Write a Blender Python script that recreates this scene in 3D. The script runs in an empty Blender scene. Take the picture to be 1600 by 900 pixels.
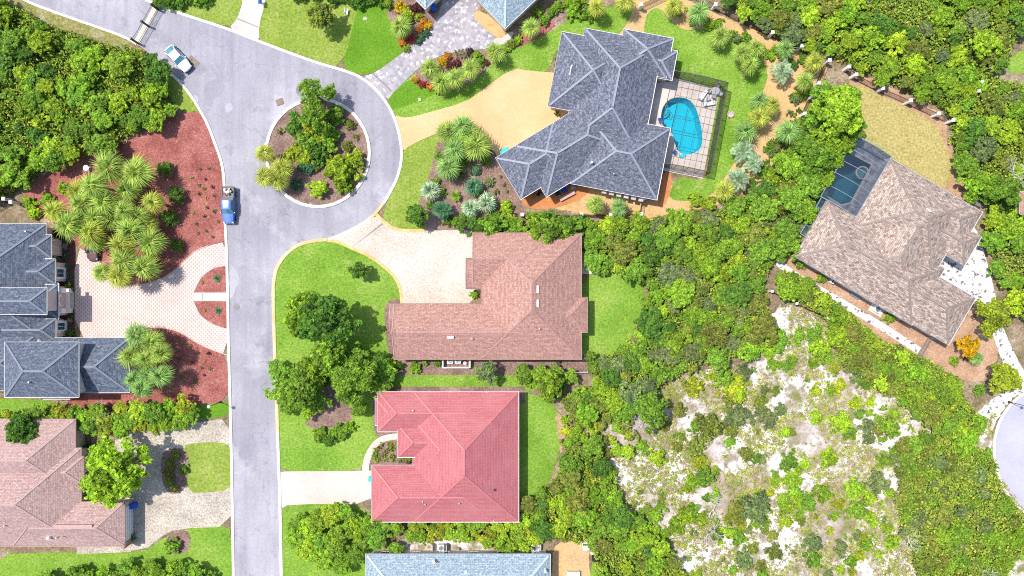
import bpy, math, random
import numpy as np
from mathutils import Vector, Matrix
from mathutils.geometry import tessellate_polygon

R = math.radians
rnd = random.Random(7)
nrs = np.random.RandomState(11)
sc = bpy.context.scene
COL = sc.collection

# ------------------------------------------------------------------ camera, world, sun, exposure
CAM_H = 110.0            # drone height above the ground in metres
GS = 0.1                 # metres of ground per photograph pixel (1600 px wide)
cam = bpy.data.cameras.new("camera")
cam_o = bpy.data.objects.new("camera", cam)
COL.objects.link(cam_o)
cam_o.location = (0, 0, CAM_H)
cam_o.rotation_euler = (0, 0, 0)
cam.sensor_width = 36.0
cam.lens = 36.0 * CAM_H / (1600 * GS)
cam.clip_start = 1.0
cam.clip_end = 3000.0
sc.camera = cam_o

SUN_DIR = Vector((2.1, -0.95, -4.5)).normalized()      # the way the light travels
wd = bpy.data.worlds.new("World")
sc.world = wd
wd.use_nodes = True
wn = wd.node_tree.nodes
wl = wd.node_tree.links
bgn = wn.get("Background") or wn.new("ShaderNodeBackground")
sky = wn.new("ShaderNodeTexSky")
sky.sky_type = 'NISHITA'
sky.sun_disc = False
sky.sun_elevation = math.asin(-SUN_DIR.z)
sky.sun_rotation = math.atan2(-SUN_DIR.x, -SUN_DIR.y)
sky.air_density = 1.0
sky.dust_density = 1.5
wl.new(sky.outputs[0], bgn.inputs[0])
bgn.inputs[1].default_value = 0.15
sun = bpy.data.lights.new("sun", 'SUN')
sun.energy = 3.7
sun.angle = R(0.53)
sun.color = (1.0, 0.955, 0.88)
sun_o = bpy.data.objects.new("sun", sun)
COL.objects.link(sun_o)
sun_o.location = (-40, 20, 90)
sun_o.rotation_euler = SUN_DIR.to_track_quat('-Z', 'Y').to_euler()
sc.view_settings.view_transform = 'Standard'
sc.view_settings.look = 'None'
sc.view_settings.exposure = 0.52
sc.view_settings.gamma = 1.0
sc.view_settings.use_curve_mapping = False
sc.cycles.max_bounces = 6
sc.cycles.transparent_max_bounces = 12
sc.cycles.use_denoising = False
sc.cycles.pixel_filter_type = 'BLACKMAN_HARRIS'
sc.cycles.filter_width = 1.05

# ------------------------------------------------------------------ geometry helpers
def P(px, py, h=0.0):
    """Where the ray through a photograph pixel meets the level h, as a real place in metres."""
    f = GS * (CAM_H - h) / CAM_H
    return Vector(((px - 800) * f, (450 - py) * f, h))

def tag(o, label=None, cat=None, group=None, kind=None):
    if label: o["label"] = label
    if cat: o["category"] = cat
    if group: o["group"] = group
    if kind: o["kind"] = kind
    return o

def empty(name, loc=(0, 0, 0), rz=0.0):
    o = bpy.data.objects.new(name, None)
    o.empty_display_size = 0.5
    COL.objects.link(o)
    o.location = loc
    o.rotation_euler = (0, 0, rz)
    return o

def link(name, me, mat=None, parent=None):
    o = bpy.data.objects.new(name, me)
    COL.objects.link(o)
    if mat is not None and not me.materials:
        me.materials.append(mat)
    if parent is not None:
        o.parent = parent
    return o

def mk(name, verts, faces, mat, parent=None, off=None, uvs=None, smooth=False):
    me = bpy.data.meshes.new(name)
    if off is not None:
        ox, oy, oz = off
        verts = [(v[0] - ox, v[1] - oy, v[2] - oz) for v in verts]
    else:
        verts = [tuple(v) for v in verts]
    me.from_pydata(verts, [], faces)
    if uvs is not None:
        lay = me.uv_layers.new(name="UVMap")
        k = 0
        for fi, f in enumerate(faces):
            for j in range(len(f)):
                lay.data[k].uv = uvs[fi][j]
                k += 1
    if smooth:
        for p in me.polygons: p.use_smooth = True
    me.update()
    return link(name, me, mat, parent)

def box_vf(c, sx, sy, sz, rz=0.0, taper=1.0, bev=0.0):
    """A box standing on c (its bottom centre); taper scales the top; bev chamfers the vertical edges and the top."""
    ca, sa = math.cos(rz), math.sin(rz)
    def ring(ax, ay, z, b):
        hx, hy = ax / 2, ay / 2
        pts = [(-hx + b, -hy), (hx - b, -hy), (hx, -hy + b), (hx, hy - b), (hx - b, hy), (-hx + b, hy), (-hx, hy - b), (-hx, -hy + b)] if b > 0 else \
              [(-hx, -hy), (hx, -hy), (hx, hy), (-hx, hy)]
        return [(c[0] + x * ca - y * sa, c[1] + x * sa + y * ca, c[2] + z) for x, y in pts]
    rings = [ring(sx, sy, 0, bev)]
    if bev > 0:
        rings.append(ring(sx * taper, sy * taper, sz - bev, bev))
        rings.append(ring(sx * taper - 1.2 * bev, sy * taper - 1.2 * bev, sz, bev))
    else:
        rings.append(ring(sx * taper, sy * taper, sz, 0))
    n = len(rings[0]); v = []; f = []
    for r_ in rings: v += r_
    for k in range(len(rings) - 1):
        for i in range(n):
            j = (i + 1) % n
            f.append((k * n + i, k * n + j, (k + 1) * n + j, (k + 1) * n + i))
    f.append(tuple(range(n - 1, -1, -1)))
    f.append(tuple(range((len(rings) - 1) * n, len(rings) * n)))
    return v, f

def merge(*vfs):
    V, F = [], []
    for v, f in vfs:
        o = len(V); V += list(v); F += [tuple(i + o for i in q) for q in f]
    return V, F

def beam_vf(a, b, w, h=None):
    """A straight bar from a to b with a rectangular section."""
    a, b = Vector(a), Vector(b); h = h or w
    d = (b - a).normalized()
    up = Vector((0, 0, 1)) if abs(d.z) < 0.95 else Vector((1, 0, 0))
    s = d.cross(up).normalized(); t = s.cross(d).normalized()
    v = []
    for p in (a, b):
        for i, j in ((-1, -1), (1, -1), (1, 1), (-1, 1)):
            v.append(p + s * (i * w / 2) + t * (j * h / 2))
    return v, [(0, 1, 5, 4), (1, 2, 6, 5), (2, 3, 7, 6), (3, 0, 4, 7), (3, 2, 1, 0), (4, 5, 6, 7)]

def tube_vf(pts, rads, n=7):
    V, F = [], []
    pts = [Vector(p) for p in pts]
    for i, p in enumerate(pts):
        d = (pts[min(i + 1, len(pts) - 1)] - pts[max(i - 1, 0)]).normalized()
        up = Vector((0, 0, 1)) if abs(d.z) < 0.9 else Vector((1, 0, 0))
        s = d.cross(up).normalized(); t = s.cross(d)
        for k in range(n):
            a = 2 * math.pi * k / n
            V.append(p + (s * math.cos(a) + t * math.sin(a)) * rads[i])
    for i in range(len(pts) - 1):
        for k in range(n):
            j = (k + 1) % n
            F.append((i * n + k, i * n + j, (i + 1) * n + j, (i + 1) * n + k))
    F.append(tuple(range(n - 1, -1, -1))); F.append(tuple(range((len(pts) - 1) * n, len(pts) * n)))
    return V, F

def lathe_vf(profile, n=20, c=(0, 0, 0)):
    V, F = [], []
    for r, z in profile:
        for k in range(n):
            a = 2 * math.pi * k / n
            V.append((c[0] + r * math.cos(a), c[1] + r * math.sin(a), c[2] + z))
    for i in range(len(profile) - 1):
        for k in range(n):
            j = (k + 1) % n
            F.append((i * n + k, i * n + j, (i + 1) * n + j, (i + 1) * n + k))
    F.append(tuple(range((len(profile) - 1) * n, len(profile) * n)))
    F.append(tuple(range(n - 1, -1, -1)))
    return V, F

def chaikin(pts, it=2, closed=True):
    pts = [tuple(p) for p in pts]
    for _ in range(it):
        out = []
        n = len(pts)
        rng = range(n) if closed else range(n - 1)
        if not closed: out.append(pts[0])
        for i in rng:
            a, b = pts[i], pts[(i + 1) % n]
            out.append((a[0] * .75 + b[0] * .25, a[1] * .75 + b[1] * .25))
            out.append((a[0] * .25 + b[0] * .75, a[1] * .25 + b[1] * .75))
        if not closed: out.append(pts[-1])
        pts = out
    return pts

def ragged(pts, step=5.0, amp=2.5, seed=1):
    """Break a closed outline into short uneven steps, for edges that were never cut straight."""
    r_ = random.Random(seed); out = []
    for i in range(len(pts)):
        a, b = pts[i], pts[(i + 1) % len(pts)]
        L = math.hypot(b[0] - a[0], b[1] - a[1]); n = max(1, int(L / step))
        for k in range(n):
            t = k / n
            out.append((a[0] + (b[0] - a[0]) * t + r_.uniform(-amp, amp), a[1] + (b[1] - a[1]) * t + r_.uniform(-amp, amp)))
    return out

def sheet(name, pts, z, mat, rag=0.0, it=2, holes=None, seed=1, label=None):
    if it: pts = chaikin(pts, it)
    if rag: pts = ragged(pts, 4.0, rag, seed)
    rings = [[P(x, y) for x, y in pts]]
    for h in (holes or []): rings.append([P(x, y) for x, y in h])
    tris = tessellate_polygon(rings)
    V = [(v.x, v.y, z) for r_ in rings for v in r_]
    F = []
    for t in tris:
        a, b, c = (Vector(V[i]) for i in t)
        F.append(tuple(t) if (b - a).cross(c - a).z > 0 else tuple(reversed(t)))
    o = mk(name, V, F, mat)
    tag(o, label, None, None, 'structure')
    return o

def strip(name, pts, width, z0, z1, mat, closed=False, it=2, kind='structure', parent=None, side=0.5):
    """A kerb or edging that follows a line: real height, chamfered top."""
    pts = chaikin(pts, it, closed)
    w = [P(x, y) for x, y in pts]
    n = len(w); V, F = [], []
    for i in range(n):
        a = w[i - 1] if (i > 0 or closed) else w[i]
        b = w[(i + 1) % n] if (i < n - 1 or closed) else w[i]
        d = (b - a).normalized(); s = Vector((-d.y, d.x, 0))
        L = w[i] + s * width * side; Rr = w[i] - s * width * (1 - side)
        c = 0.18
        for q, z in ((L, z0), (L, z1 - .03), (L.lerp(Rr, c), z1), (L.lerp(Rr, 1 - c), z1), (Rr, z1 - .03), (Rr, z0)):
            V.append((q.x, q.y, z))
    for i in range(n if closed else n - 1):
        j = (i + 1) % n
        for k in range(5):
            F.append((i * 6 + k, i * 6 + k + 1, j * 6 + k + 1, j * 6 + k))
    o = mk(name, V, F, mat, parent)
    if kind: o["kind"] = kind
    return o

def inside(pt, poly):
    x, y = pt; c = False; n = len(poly); j = n - 1
    for i in range(n):
        xi, yi = poly[i]; xj, yj = poly[j]
        if (yi > y) != (yj > y) and x < (xj - xi) * (y - yi) / (yj - yi) + xi: c = not c
        j = i
    return c

# ------------------------------------------------------------------ materials
MATS = {}
def new_mat(name):
    m = bpy.data.materials.new(name); m.use_nodes = True
    nt = m.node_tree; b = nt.nodes["Principled BSDF"]
    MATS[name] = m
    return m, nt, b

def rgba(c): return (c[0], c[1], c[2], 1.0)

def world_pos(nt, scale=None):
    g = nt.nodes.new("ShaderNodeNewGeometry")
    return g.outputs["Position"]

def noise(nt, vec, scale, detail=4.0, rough=0.55, dist=0.0):
    n = nt.nodes.new("ShaderNodeTexNoise")
    n.inputs["Scale"].default_value = scale; n.inputs["Detail"].default_value = detail
    n.inputs["Roughness"].default_value = rough; n.inputs["Distortion"].default_value = dist
    if vec is not None: nt.links.new(vec, n.inputs["Vector"])
    return n.outputs["Fac"]

def ramp(nt, fac, stops):
    r_ = nt.nodes.new("ShaderNodeValToRGB")
    el = r_.color_ramp.elements
    while len(el) > 1: el.remove(el[-1])
    el[0].position = stops[0][0]; el[0].color = rgba(stops[0][1])
    for p, c in stops[1:]:
        e = el.new(p); e.color = rgba(c)
    nt.links.new(fac, r_.inputs["Fac"])
    return r_.outputs["Color"]

def mixc(nt, a, b, fac, mode='MIX'):
    m = nt.nodes.new("ShaderNodeMix"); m.data_type = 'RGBA'; m.blend_type = mode
    for sock, val in ((m.inputs["Factor"], fac), (m.inputs["A"], a), (m.inputs["B"], b)):
        if isinstance(val, (int, float)): sock.default_value = val
        elif isinstance(val, tuple): sock.default_value = rgba(val)
        else: nt.links.new(val, sock)
    return m.outputs["Result"]

def grey(v): return (v, v, v)

def bump(nt, b, height, strength=0.3, dist=0.05):
    n = nt.nodes.new("ShaderNodeBump"); n.inputs["Strength"].default_value = strength; n.inputs["Distance"].default_value = dist
    nt.links.new(height, n.inputs["Height"]); nt.links.new(n.outputs["Normal"], b.inputs["Normal"])

def surf(name, big, bigscale, fine=(0.8, 1.2), finescale=6.0, rough=0.9, spec=0.2, bumps=0.25, mid=None, bdist=0.05):
    """Ground-like surface: a slow drift between colours, a speckle over it, fine relief. mid: (scale, lo, hi, colour) patches."""
    m, nt, b = new_mat(name)
    pos = world_pos(nt)
    c = ramp(nt, noise(nt, pos, bigscale, 5, .6), big)
    for (s, lo, hi, colr) in (mid or []):
        f = nt.nodes.new("ShaderNodeMapRange"); f.inputs[1].default_value = lo; f.inputs[2].default_value = hi
        nt.links.new(noise(nt, pos, s, 6, .62), f.inputs[0])
        c = mixc(nt, c, colr, f.outputs[0])
    fn = noise(nt, pos, finescale, 3, .7)
    c = mixc(nt, c, ramp(nt, fn, [(0.3, grey(fine[0])), (0.7, grey(fine[1]))]), 1.0, 'MULTIPLY')
    nt.links.new(c, b.inputs["Base Color"])
    b.inputs["Roughness"].default_value = rough
    b.inputs["Specular IOR Level"].default_value = spec
    if bumps: bump(nt, b, fn, bumps, bdist)
    return m

def plain(name, col, rough=0.6, spec=0.3, metal=0.0, vary=0.12, scale=3.0):
    m, nt, b = new_mat(name)
    f = noise(nt, world_pos(nt), scale, 4, .6)
    c = ramp(nt, f, [(0.3, tuple(x * (1 - vary) for x in col)), (0.7, tuple(min(1, x * (1 + vary)) for x in col))])
    nt.links.new(c, b.inputs["Base Color"])
    b.inputs["Roughness"].default_value = rough; b.inputs["Specular IOR Level"].default_value = spec; b.inputs["Metallic"].default_value = metal
    return m

def shingle(name, c1, c2, c3, cw=0.5, ch=0.22, contrast=1.0, stain=0.15, bumps=0.4):
    """Shingle courses laid along each slope's own UV, every tab its own shade, with drifts of weathering."""
    m, nt, b = new_mat(name)
    uv = nt.nodes.new("ShaderNodeUVMap").outputs[0]
    br = nt.nodes.new("ShaderNodeTexBrick")
    br.offset = 0.5; br.inputs["Scale"].default_value = 1.0
    br.inputs["Brick Width"].default_value = cw; br.inputs["Row Height"].default_value = ch
    br.inputs["Mortar Size"].default_value = 0.014; br.inputs["Mortar Smooth"].default_value = 0.2; br.inputs["Bias"].default_value = 0.0
    br.inputs["Color1"].default_value = rgba(c1); br.inputs["Color2"].default_value = rgba(c2)
    br.inputs["Mortar"].default_value = rgba(tuple(x * .45 for x in c1))
    nt.links.new(uv, br.inputs["Vector"])
    c = br.outputs["Color"]
    sp = noise(nt, uv, 3.3, 2, .8)
    c = mixc(nt, c, ramp(nt, sp, [(0.36, grey(1 - .45 * contrast)), (0.5, grey(1)), (0.64, grey(1 + .4 * contrast))]), 1.0, 'MULTIPLY')
    dr = noise(nt, world_pos(nt), 0.25, 4, .6)
    c = mixc(nt, c, c3, ramp(nt, dr, [(0.45, grey(0)), (0.75, grey(stain * 2))]))
    nt.links.new(c, b.inputs["Base Color"])
    b.inputs["Roughness"].default_value = 0.9; b.inputs["Specular IOR Level"].default_value = 0.15
    bump(nt, b, br.outputs["Fac"], -bumps, 0.03)
    return m

def glass_mat(name, col, rough=0.05):
    m, nt, b = new_mat(name)
    b.inputs["Base Color"].default_value = rgba(col); b.inputs["Roughness"].default_value = rough
    b.inputs["Specular IOR Level"].default_value = 0.9; b.inputs["Coat Weight"].default_value = 0.5
    return m

def paint(name, col, rough=0.25, flake=0.0):
    m, nt, b = new_mat(name)
    f = noise(nt, world_pos(nt), 5.0, 3, .6)
    c = ramp(nt, f, [(0.3, tuple(x * .9 for x in col)), (0.7, tuple(min(1, x * 1.06) for x in col))])
    nt.links.new(c, b.inputs["Base Color"])
    b.inputs["Roughness"].default_value = rough; b.inputs["Coat Weight"].default_value = 0.8; b.inputs["Coat Roughness"].default_value = 0.06
    b.inputs["Metallic"].default_value = flake
    return m

def leaf_mat(name, trans=0.35, warm=(1.35, 1.15, 0.7)):
    """Foliage: the plant's own colour (object colour), every leaf a little different, light shining through."""
    m, nt, b = new_mat(name)
    oi = nt.nodes.new("ShaderNodeObjectInfo")
    at = nt.nodes.new("ShaderNodeAttribute"); at.attribute_name = "tone"
    c = oi.outputs["Color"]
    v = ramp(nt, at.outputs["Fac"], [(0.0, grey(.30)), (0.5, grey(1.0)), (1.0, grey(1.65))])
    c = mixc(nt, c, v, 1.0, 'MULTIPLY')
    w = ramp(nt, at.outputs["Fac"], [(0.55, (1, 1, 1)), (1.0, warm)])
    c = mixc(nt, c, w, 0.8, 'MULTIPLY')
    nt.links.new(c, b.inputs["Base Color"])
    b.inputs["Roughness"].default_value = 0.55; b.inputs["Specular IOR Level"].default_value = 0.25
    tr = nt.nodes.new("ShaderNodeBsdfTranslucent"); nt.links.new(mixc(nt, c, (1.2, 1.25, .6), 1.0, 'MULTIPLY'), tr.inputs["Color"])
    mx = nt.nodes.new("ShaderNodeMixShader"); mx.inputs[0].default_value = trans
    nt.links.new(b.outputs[0], mx.inputs[1]); nt.links.new(tr.outputs[0], mx.inputs[2])
    nt.links.new(mx.outputs[0], nt.nodes["Material Output"].inputs["Surface"])
    return m

def screen_mat(name, cover, col=(0.02, 0.022, 0.025)):
    m, nt, b = new_mat(name)
    b.inputs["Base Color"].default_value = rgba(col); b.inputs["Roughness"].default_value = 0.8
    tr = nt.nodes.new("ShaderNodeBsdfTransparent")
    mx = nt.nodes.new("ShaderNodeMixShader"); mx.inputs[0].default_value = cover
    nt.links.new(tr.outputs[0], mx.inputs[1]); nt.links.new(b.outputs[0], mx.inputs[2])
    nt.links.new(mx.outputs[0], nt.nodes["Material Output"].inputs["Surface"])
    return m

def water_mat(name, tint):
    m, nt, b = new_mat(name)
    tr = nt.nodes.new("ShaderNodeBsdfTransparent"); tr.inputs["Color"].default_value = rgba(tint)
    gl = nt.nodes.new("ShaderNodeBsdfGlossy"); gl.inputs["Roughness"].default_value = 0.03
    fr = nt.nodes.new("ShaderNodeFresnel"); fr.inputs["IOR"].default_value = 1.33
    bn = nt.nodes.new("ShaderNodeBump"); bn.inputs["Strength"].default_value = 0.15; bn.inputs["Distance"].default_value = 0.1
    nt.links.new(noise(nt, world_pos(nt), 2.5, 3, .6, .6), bn.inputs["Height"])
    nt.links.new(bn.outputs[0], gl.inputs["Normal"]); nt.links.new(bn.outputs[0], fr.inputs["Normal"])
    mx = nt.nodes.new("ShaderNodeMixShader")
    nt.links.new(fr.outputs[0], mx.inputs[0]); nt.links.new(tr.outputs[0], mx.inputs[1]); nt.links.new(gl.outputs[0], mx.inputs[2])
    nt.links.new(mx.outputs[0], nt.nodes["Material Output"].inputs["Surface"])
    return m

M = MATS
surf("asphalt", [(0.3, (.245, .234, .272)), (0.5, (.31, .297, .335)), (0.7, (.39, .376, .408))], .07, (.9, 1.1), 3.0, .9, .15, .15,
     mid=[(.12, .55, .68, (.41, .396, .43)), (.3, .58, .70, (.25, .24, .28)), (1.3, .66, .72, (.46, .45, .48))])
def road_wear(m):
    """Tyre-polished streaks along the street and a few hairline cracks."""
    nt = m.node_tree; b = nt.nodes["Principled BSDF"]; old = b.inputs["Base Color"].links[0].from_socket
    pos = world_pos(nt); mp = nt.nodes.new("ShaderNodeMapping"); mp.inputs["Scale"].default_value = (1.0, .06, 1); nt.links.new(pos, mp.inputs["Vector"])
    c = mixc(nt, old, ramp(nt, noise(nt, mp.outputs[0], .9, 4, .6), [(0.35, grey(.91)), (0.5, grey(1.0)), (0.65, grey(1.07))]), 1.0, 'MULTIPLY')
    v = nt.nodes.new("ShaderNodeTexVoronoi"); v.feature = 'DISTANCE_TO_EDGE'; v.inputs["Scale"].default_value = .11
    wob = nt.nodes.new("ShaderNodeTexNoise"); wob.inputs["Scale"].default_value = .5; wob.inputs["Detail"].default_value = 6; nt.links.new(pos, wob.inputs["Vector"])
    ad = nt.nodes.new("ShaderNodeVectorMath"); ad.operation = 'MULTIPLY_ADD'; ad.inputs[1].default_value = (4, 4, 4)
    nt.links.new(wob.outputs["Color"], ad.inputs[0]); nt.links.new(pos, ad.inputs[2]); nt.links.new(ad.outputs[0], v.inputs["Vector"])
    cr = ramp(nt, v.outputs["Distance"], [(0.0, grey(.8)), (0.009, grey(1))])
    c = mixc(nt, c, cr, 1.0, 'MULTIPLY')
    st = nt.nodes.new("ShaderNodeTexVoronoi"); st.inputs["Scale"].default_value = .35; nt.links.new(pos, st.inputs["Vector"])
    c = mixc(nt, c, ramp(nt, st.outputs["Distance"], [(0.03, grey(.72)), (0.09, grey(1))]), .8, 'MULTIPLY')
    nt.links.new(c, b.inputs["Base Color"])
road_wear(M["asphalt"])
surf("asphalt_far", [(0.3, (.34, .335, .40)), (0.7, (.43, .42, .48))], .12, (.92, 1.08), 3.0, .9, .15, .1)
surf("lawn_green", [(0.26, (.105, .205, .020)), (0.5, (.165, .295, .034)), (0.74, (.255, .36, .062))], .11, (.62, 1.35), 3.2, .9, .12, .6,
     mid=[(.4, .55, .72, (.25, .33, .075)), (1.1, .60, .74, (.08, .17, .016)), (.18, .64, .78, (.30, .33, .10))])
surf("lawn_deep", [(0.28, (.085, .195, .012)), (0.5, (.11, .24, .017)), (0.72, (.155, .285, .026))], .15, (.68, 1.3), 3.4, .9, .12, .6)
surf("lawn_mown", [(0.25, (.16, .235, .03)), (0.5, (.21, .285, .045)), (0.75, (.28, .33, .075))], .22, (.62, 1.35), 2.8, .9, .12, .6,
     mid=[(.8, .56, .7, (.30, .31, .10))])
surf("lawn_dry", [(0.25, (.33, .27, .09)), (0.5, (.40, .33, .13)), (0.75, (.31, .29, .09))], .2, (.6, 1.35), 3.0, .95, .1, .6,
     mid=[(.35, .58, .75, (.20, .22, .035)), (.8, .62, .75, (.5, .36, .16))])
surf("mulch_red", [(0.3, (.22, .070, .060)), (0.5, (.30, .105, .09)), (0.7, (.37, .155, .13))], .3, (.5, 1.5), 4.2, .95, .1, .8,
     mid=[(1.2, .62, .74, (.46, .27, .235)), (.35, .6, .75, (.20, .06, .052))])
surf("mulch_brown", [(0.3, (.16, .10, .085)), (0.5, (.23, .15, .125)), (0.7, (.32, .22, .18))], .35, (.5, 1.5), 4.0, .95, .1, .8,
     mid=[(1.1, .6, .74, (.38, .28, .23))])
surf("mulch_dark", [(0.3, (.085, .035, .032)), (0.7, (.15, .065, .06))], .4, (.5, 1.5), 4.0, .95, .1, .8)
surf("sand_orange", [(0.3, (.46, .29, .13)), (0.5, (.55, .36, .175)), (0.7, (.48, .33, .19))], .25, (.8, 1.18), 2.4, .95, .1, .4,
     mid=[(.7, .58, .72, (.42, .25, .12)), (.25, .62, .8, (.36, .30, .10))])
surf("drive_tan", [(0.3, (.58, .35, .175)), (0.5, (.64, .41, .22)), (0.72, (.67, .46, .28))], .12, (.88, 1.1), 5.0, .95, .1, .25,
     mid=[(1.2, .66, .78, (.55, .36, .2))])
surf("brick_orange", [(0.3, (.45, .17, .06)), (0.7, (.55, .24, .1))], .5, (.75, 1.2), 5.0, .9, .15, .3)
surf("aggregate", [(0.3, (.50, .41, .335)), (0.5, (.59, .505, .43)), (0.7, (.67, .60, .53))], .12, (.62, 1.25), 6.0, .95, .12, .5,
     mid=[(.25, .60, .78, (.56, .38, .22)), (4.0, .60, .70, (.33, .27, .22))])
surf("aggregate_rim", [(0.3, (.62, .38, .15)), (0.7, (.70, .48, .24))], .5, (.7, 1.2), 3.4, .95, .12, .4)
surf("pebble_drive", [(0.3, (.36, .31, .25)), (0.5, (.48, .42, .35)), (0.7, (.57, .51, .43))], .2, (.5, 1.35), 4.5, .95, .12, .7,
     mid=[(.5, .55, .72, (.34, .30, .26)), (3.2, .58, .68, (.22, .20, .185))])
surf("concrete_white", [(0.3, (.46, .41, .36)), (0.5, (.53, .48, .435)), (0.7, (.575, .53, .49))], .15, (.9, 1.08), 4.0, .9, .15, .15,
     mid=[(1.1, .66, .76, (.6, .53, .48))])
surf("concrete_cream", [(0.3, (.64, .56, .46)), (0.7, (.74, .66, .56))], .6, (.85, 1.1), 5.0, .9, .15, .2)
surf("kerb_concrete", [(0.3, (.62, .58, .50)), (0.5, (.72, .68, .60)), (0.7, (.68, .60, .46))], .25, (.82, 1.1), 4.0, .9, .15, .25)
surf("kerb_orange", [(0.3, (.64, .40, .18)), (0.6, (.72, .55, .33)), (0.75, (.74, .66, .54))], .35, (.8, 1.1), 4.0, .9, .15, .25)
surf("white_path", [(0.35, (.60, .575, .55)), (0.6, (.68, .655, .63))], .4, (.85, 1.08), 3.0, .95, .1, .3,
     mid=[(1.2, .55, .61, (.13, .12, .12))])
surf("sand_white", [(0.3, (.54, .49, .47)), (0.5, (.66, .62, .61)), (0.7, (.74, .72, .72))], .3, (.75, 1.15), 3.0, .95, .1, .5,
     mid=[(.11, .47, .60, (.38, .31, .255)), (.40, .50, .62, (.29, .24, .17)), (1.3, .55, .64, (.32, .26, .20)), (.22, .55, .66, (.19, .20, .06)), (.8, .60, .70, (.20, .21, .06))])
surf("litter", [(0.3, (.15, .11, .075)), (0.5, (.24, .18, .115)), (0.7, (.40, .32, .24))], .35, (.5, 1.4), 3.0, .95, .1, .7,
     mid=[(.8, .55, .68, (.11, .13, .03)), (.25, .64, .76, (.52, .45, .38))])
surf("dirt_brown", [(0.3, (.32, .19, .125)), (0.5, (.42, .26, .17)), (0.7, (.50, .33, .23))], .4, (.65, 1.3), 3.4, .95, .1, .6)
surf("deck", [(0.3, (.47, .40, .35)), (0.5, (.56, .49, .44)), (0.7, (.62, .56, .52))], .4, (.92, 1.06), 5.0, .7, .2, .1)
surf("deck_dark", [(0.3, (.16, .15, .17)), (0.5, (.34, .32, .34)), (0.7, (.55, .53, .55))], .9, (.6, 1.3), 3.0, .8, .2, .1)
surf("steel_cover", [(0.3, (.16, .15, .15)), (0.7, (.24, .22, .22))], 2.0, (.7, 1.2), 8.0, .6, .4, .3)
surf("drain_brown", [(0.3, (.20, .15, .12)), (0.7, (.30, .23, .18))], 2.0, (.7, 1.2), 6.0, .9, .2, .3)

def paver_mat(name, c_big, c_small, pitch, rot):
    """Big pale pavers with a small dark one at every corner, plus drifts of wear."""
    m, nt, b = new_mat(name)
    mp = nt.nodes.new("ShaderNodeMapping"); mp.inputs["Rotation"].default_value = (0, 0, R(rot)); mp.inputs["Scale"].default_value = (1 / pitch,) * 3
    pos = world_pos(nt); nt.links.new(pos, mp.inputs["Vector"])
    v = nt.nodes.new("ShaderNodeTexVoronoi"); v.inputs["Scale"].default_value = 1.0; v.inputs["Randomness"].default_value = 0.0; v.distance = 'CHEBYCHEV'
    nt.links.new(mp.outputs[0], v.inputs["Vector"])
    base = ramp(nt, noise(nt, pos, .3, 4, .6), [(0.3, tuple(x * .88 for x in c_big)), (0.7, tuple(min(1, x * 1.06) for x in c_big))])
    base = mixc(nt, base, ramp(nt, noise(nt, pos, 4.0, 3, .7), [(0.3, grey(.85)), (0.7, grey(1.1))]), 1.0, 'MULTIPLY')
    d = ramp(nt, v.outputs["Distance"], [(0.20, grey(1)), (0.25, grey(0))])
    c = mixc(nt, base, c_small, d)
    nt.links.new(c, b.inputs["Base Color"]); b.inputs["Roughness"].default_value = .9; b.inputs["Specular IOR Level"].default_value = .15
    bump(nt, b, d, .2, .02)
    return m
paver_mat("paver_pink", (.60, .50, .455), (.37, .26, .24), 0.44, 45)
def cobble_mat(name):
    m, nt, b = new_mat(name); pos = world_pos(nt)
    v = nt.nodes.new("ShaderNodeTexVoronoi"); v.inputs["Scale"].default_value = 2.3; nt.links.new(pos, v.inputs["Vector"])
    sep = nt.nodes.new("ShaderNodeSeparateColor"); nt.links.new(v.outputs["Color"], sep.inputs[0])
    c = ramp(nt, sep.outputs[0], [(0.0, (.24, .225, .25)), (0.55, (.33, .31, .34)), (0.86, (.40, .375, .40)), (0.94, (.62, .60, .63))])
    c = mixc(nt, c, (.42, .36, .36), ramp(nt, noise(nt, pos, .2, 4), [(0.45, grey(0)), (0.75, grey(.6))]))
    nt.links.new(c, b.inputs["Base Color"]); b.inputs["Roughness"].default_value = .9
    bump(nt, b, v.outputs["Distance"], -.3, .03)
    return m
cobble_mat("cobble_grey")

shingle("roof_slate", (.092, .10, .135), (.20, .212, .262), (.135, .14, .17), .5, .22, 1.0, .1)
shingle("roof_slate_blue", (.08, .098, .135), (.16, .185, .235), (.12, .135, .165), .5, .22, .9, .12)
shingle("roof_pale_blue", (.22, .29, .34), (.33, .40, .45), (.28, .345, .40), .55, .24, .8, .1)
shingle("roof_brown", (.34, .185, .15), (.47, .27, .225), (.43, .255, .21), .5, .22, .55, .12)
shingle("roof_mauve", (.36, .235, .215), (.48, .325, .30), (.50, .37, .335), .5, .22, .6, .15)
shingle("roof_tan", (.225, .165, .135), (.50, .40, .34), (.40, .32, .275), .5, .24, .65, .08)
shingle("roof_pink", (.40, .125, .135), (.46, .155, .165), (.46, .19, .195), 1.0, .26, .25, .25, .3)
plain("cap_slate", (.25, .27, .32)); plain("cap_blue", (.17, .195, .24)); plain("cap_brown", (.36, .20, .175)); plain("cap_mauve", (.42, .285, .26))
plain("cap_tan", (.25, .20, .175)); plain("cap_pink", (.46, .16, .17)); plain("cap_pale", (.42, .49, .54))
plain("trim_white", (.80, .79, .77), .6); plain("trim_brown", (.42, .28, .24), .6); plain("trim_grey", (.45, .46, .48), .6)
plain("stucco_pink", (.60, .49, .46), .85); plain("stucco_cream", (.68, .60, .50), .85); plain("stucco_grey", (.42, .46, .52), .85); plain("stucco_tan", (.50, .42, .35), .85)
plain("brick_wall", (.35, .21, .18), .85, vary=.25, scale=8)
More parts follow.
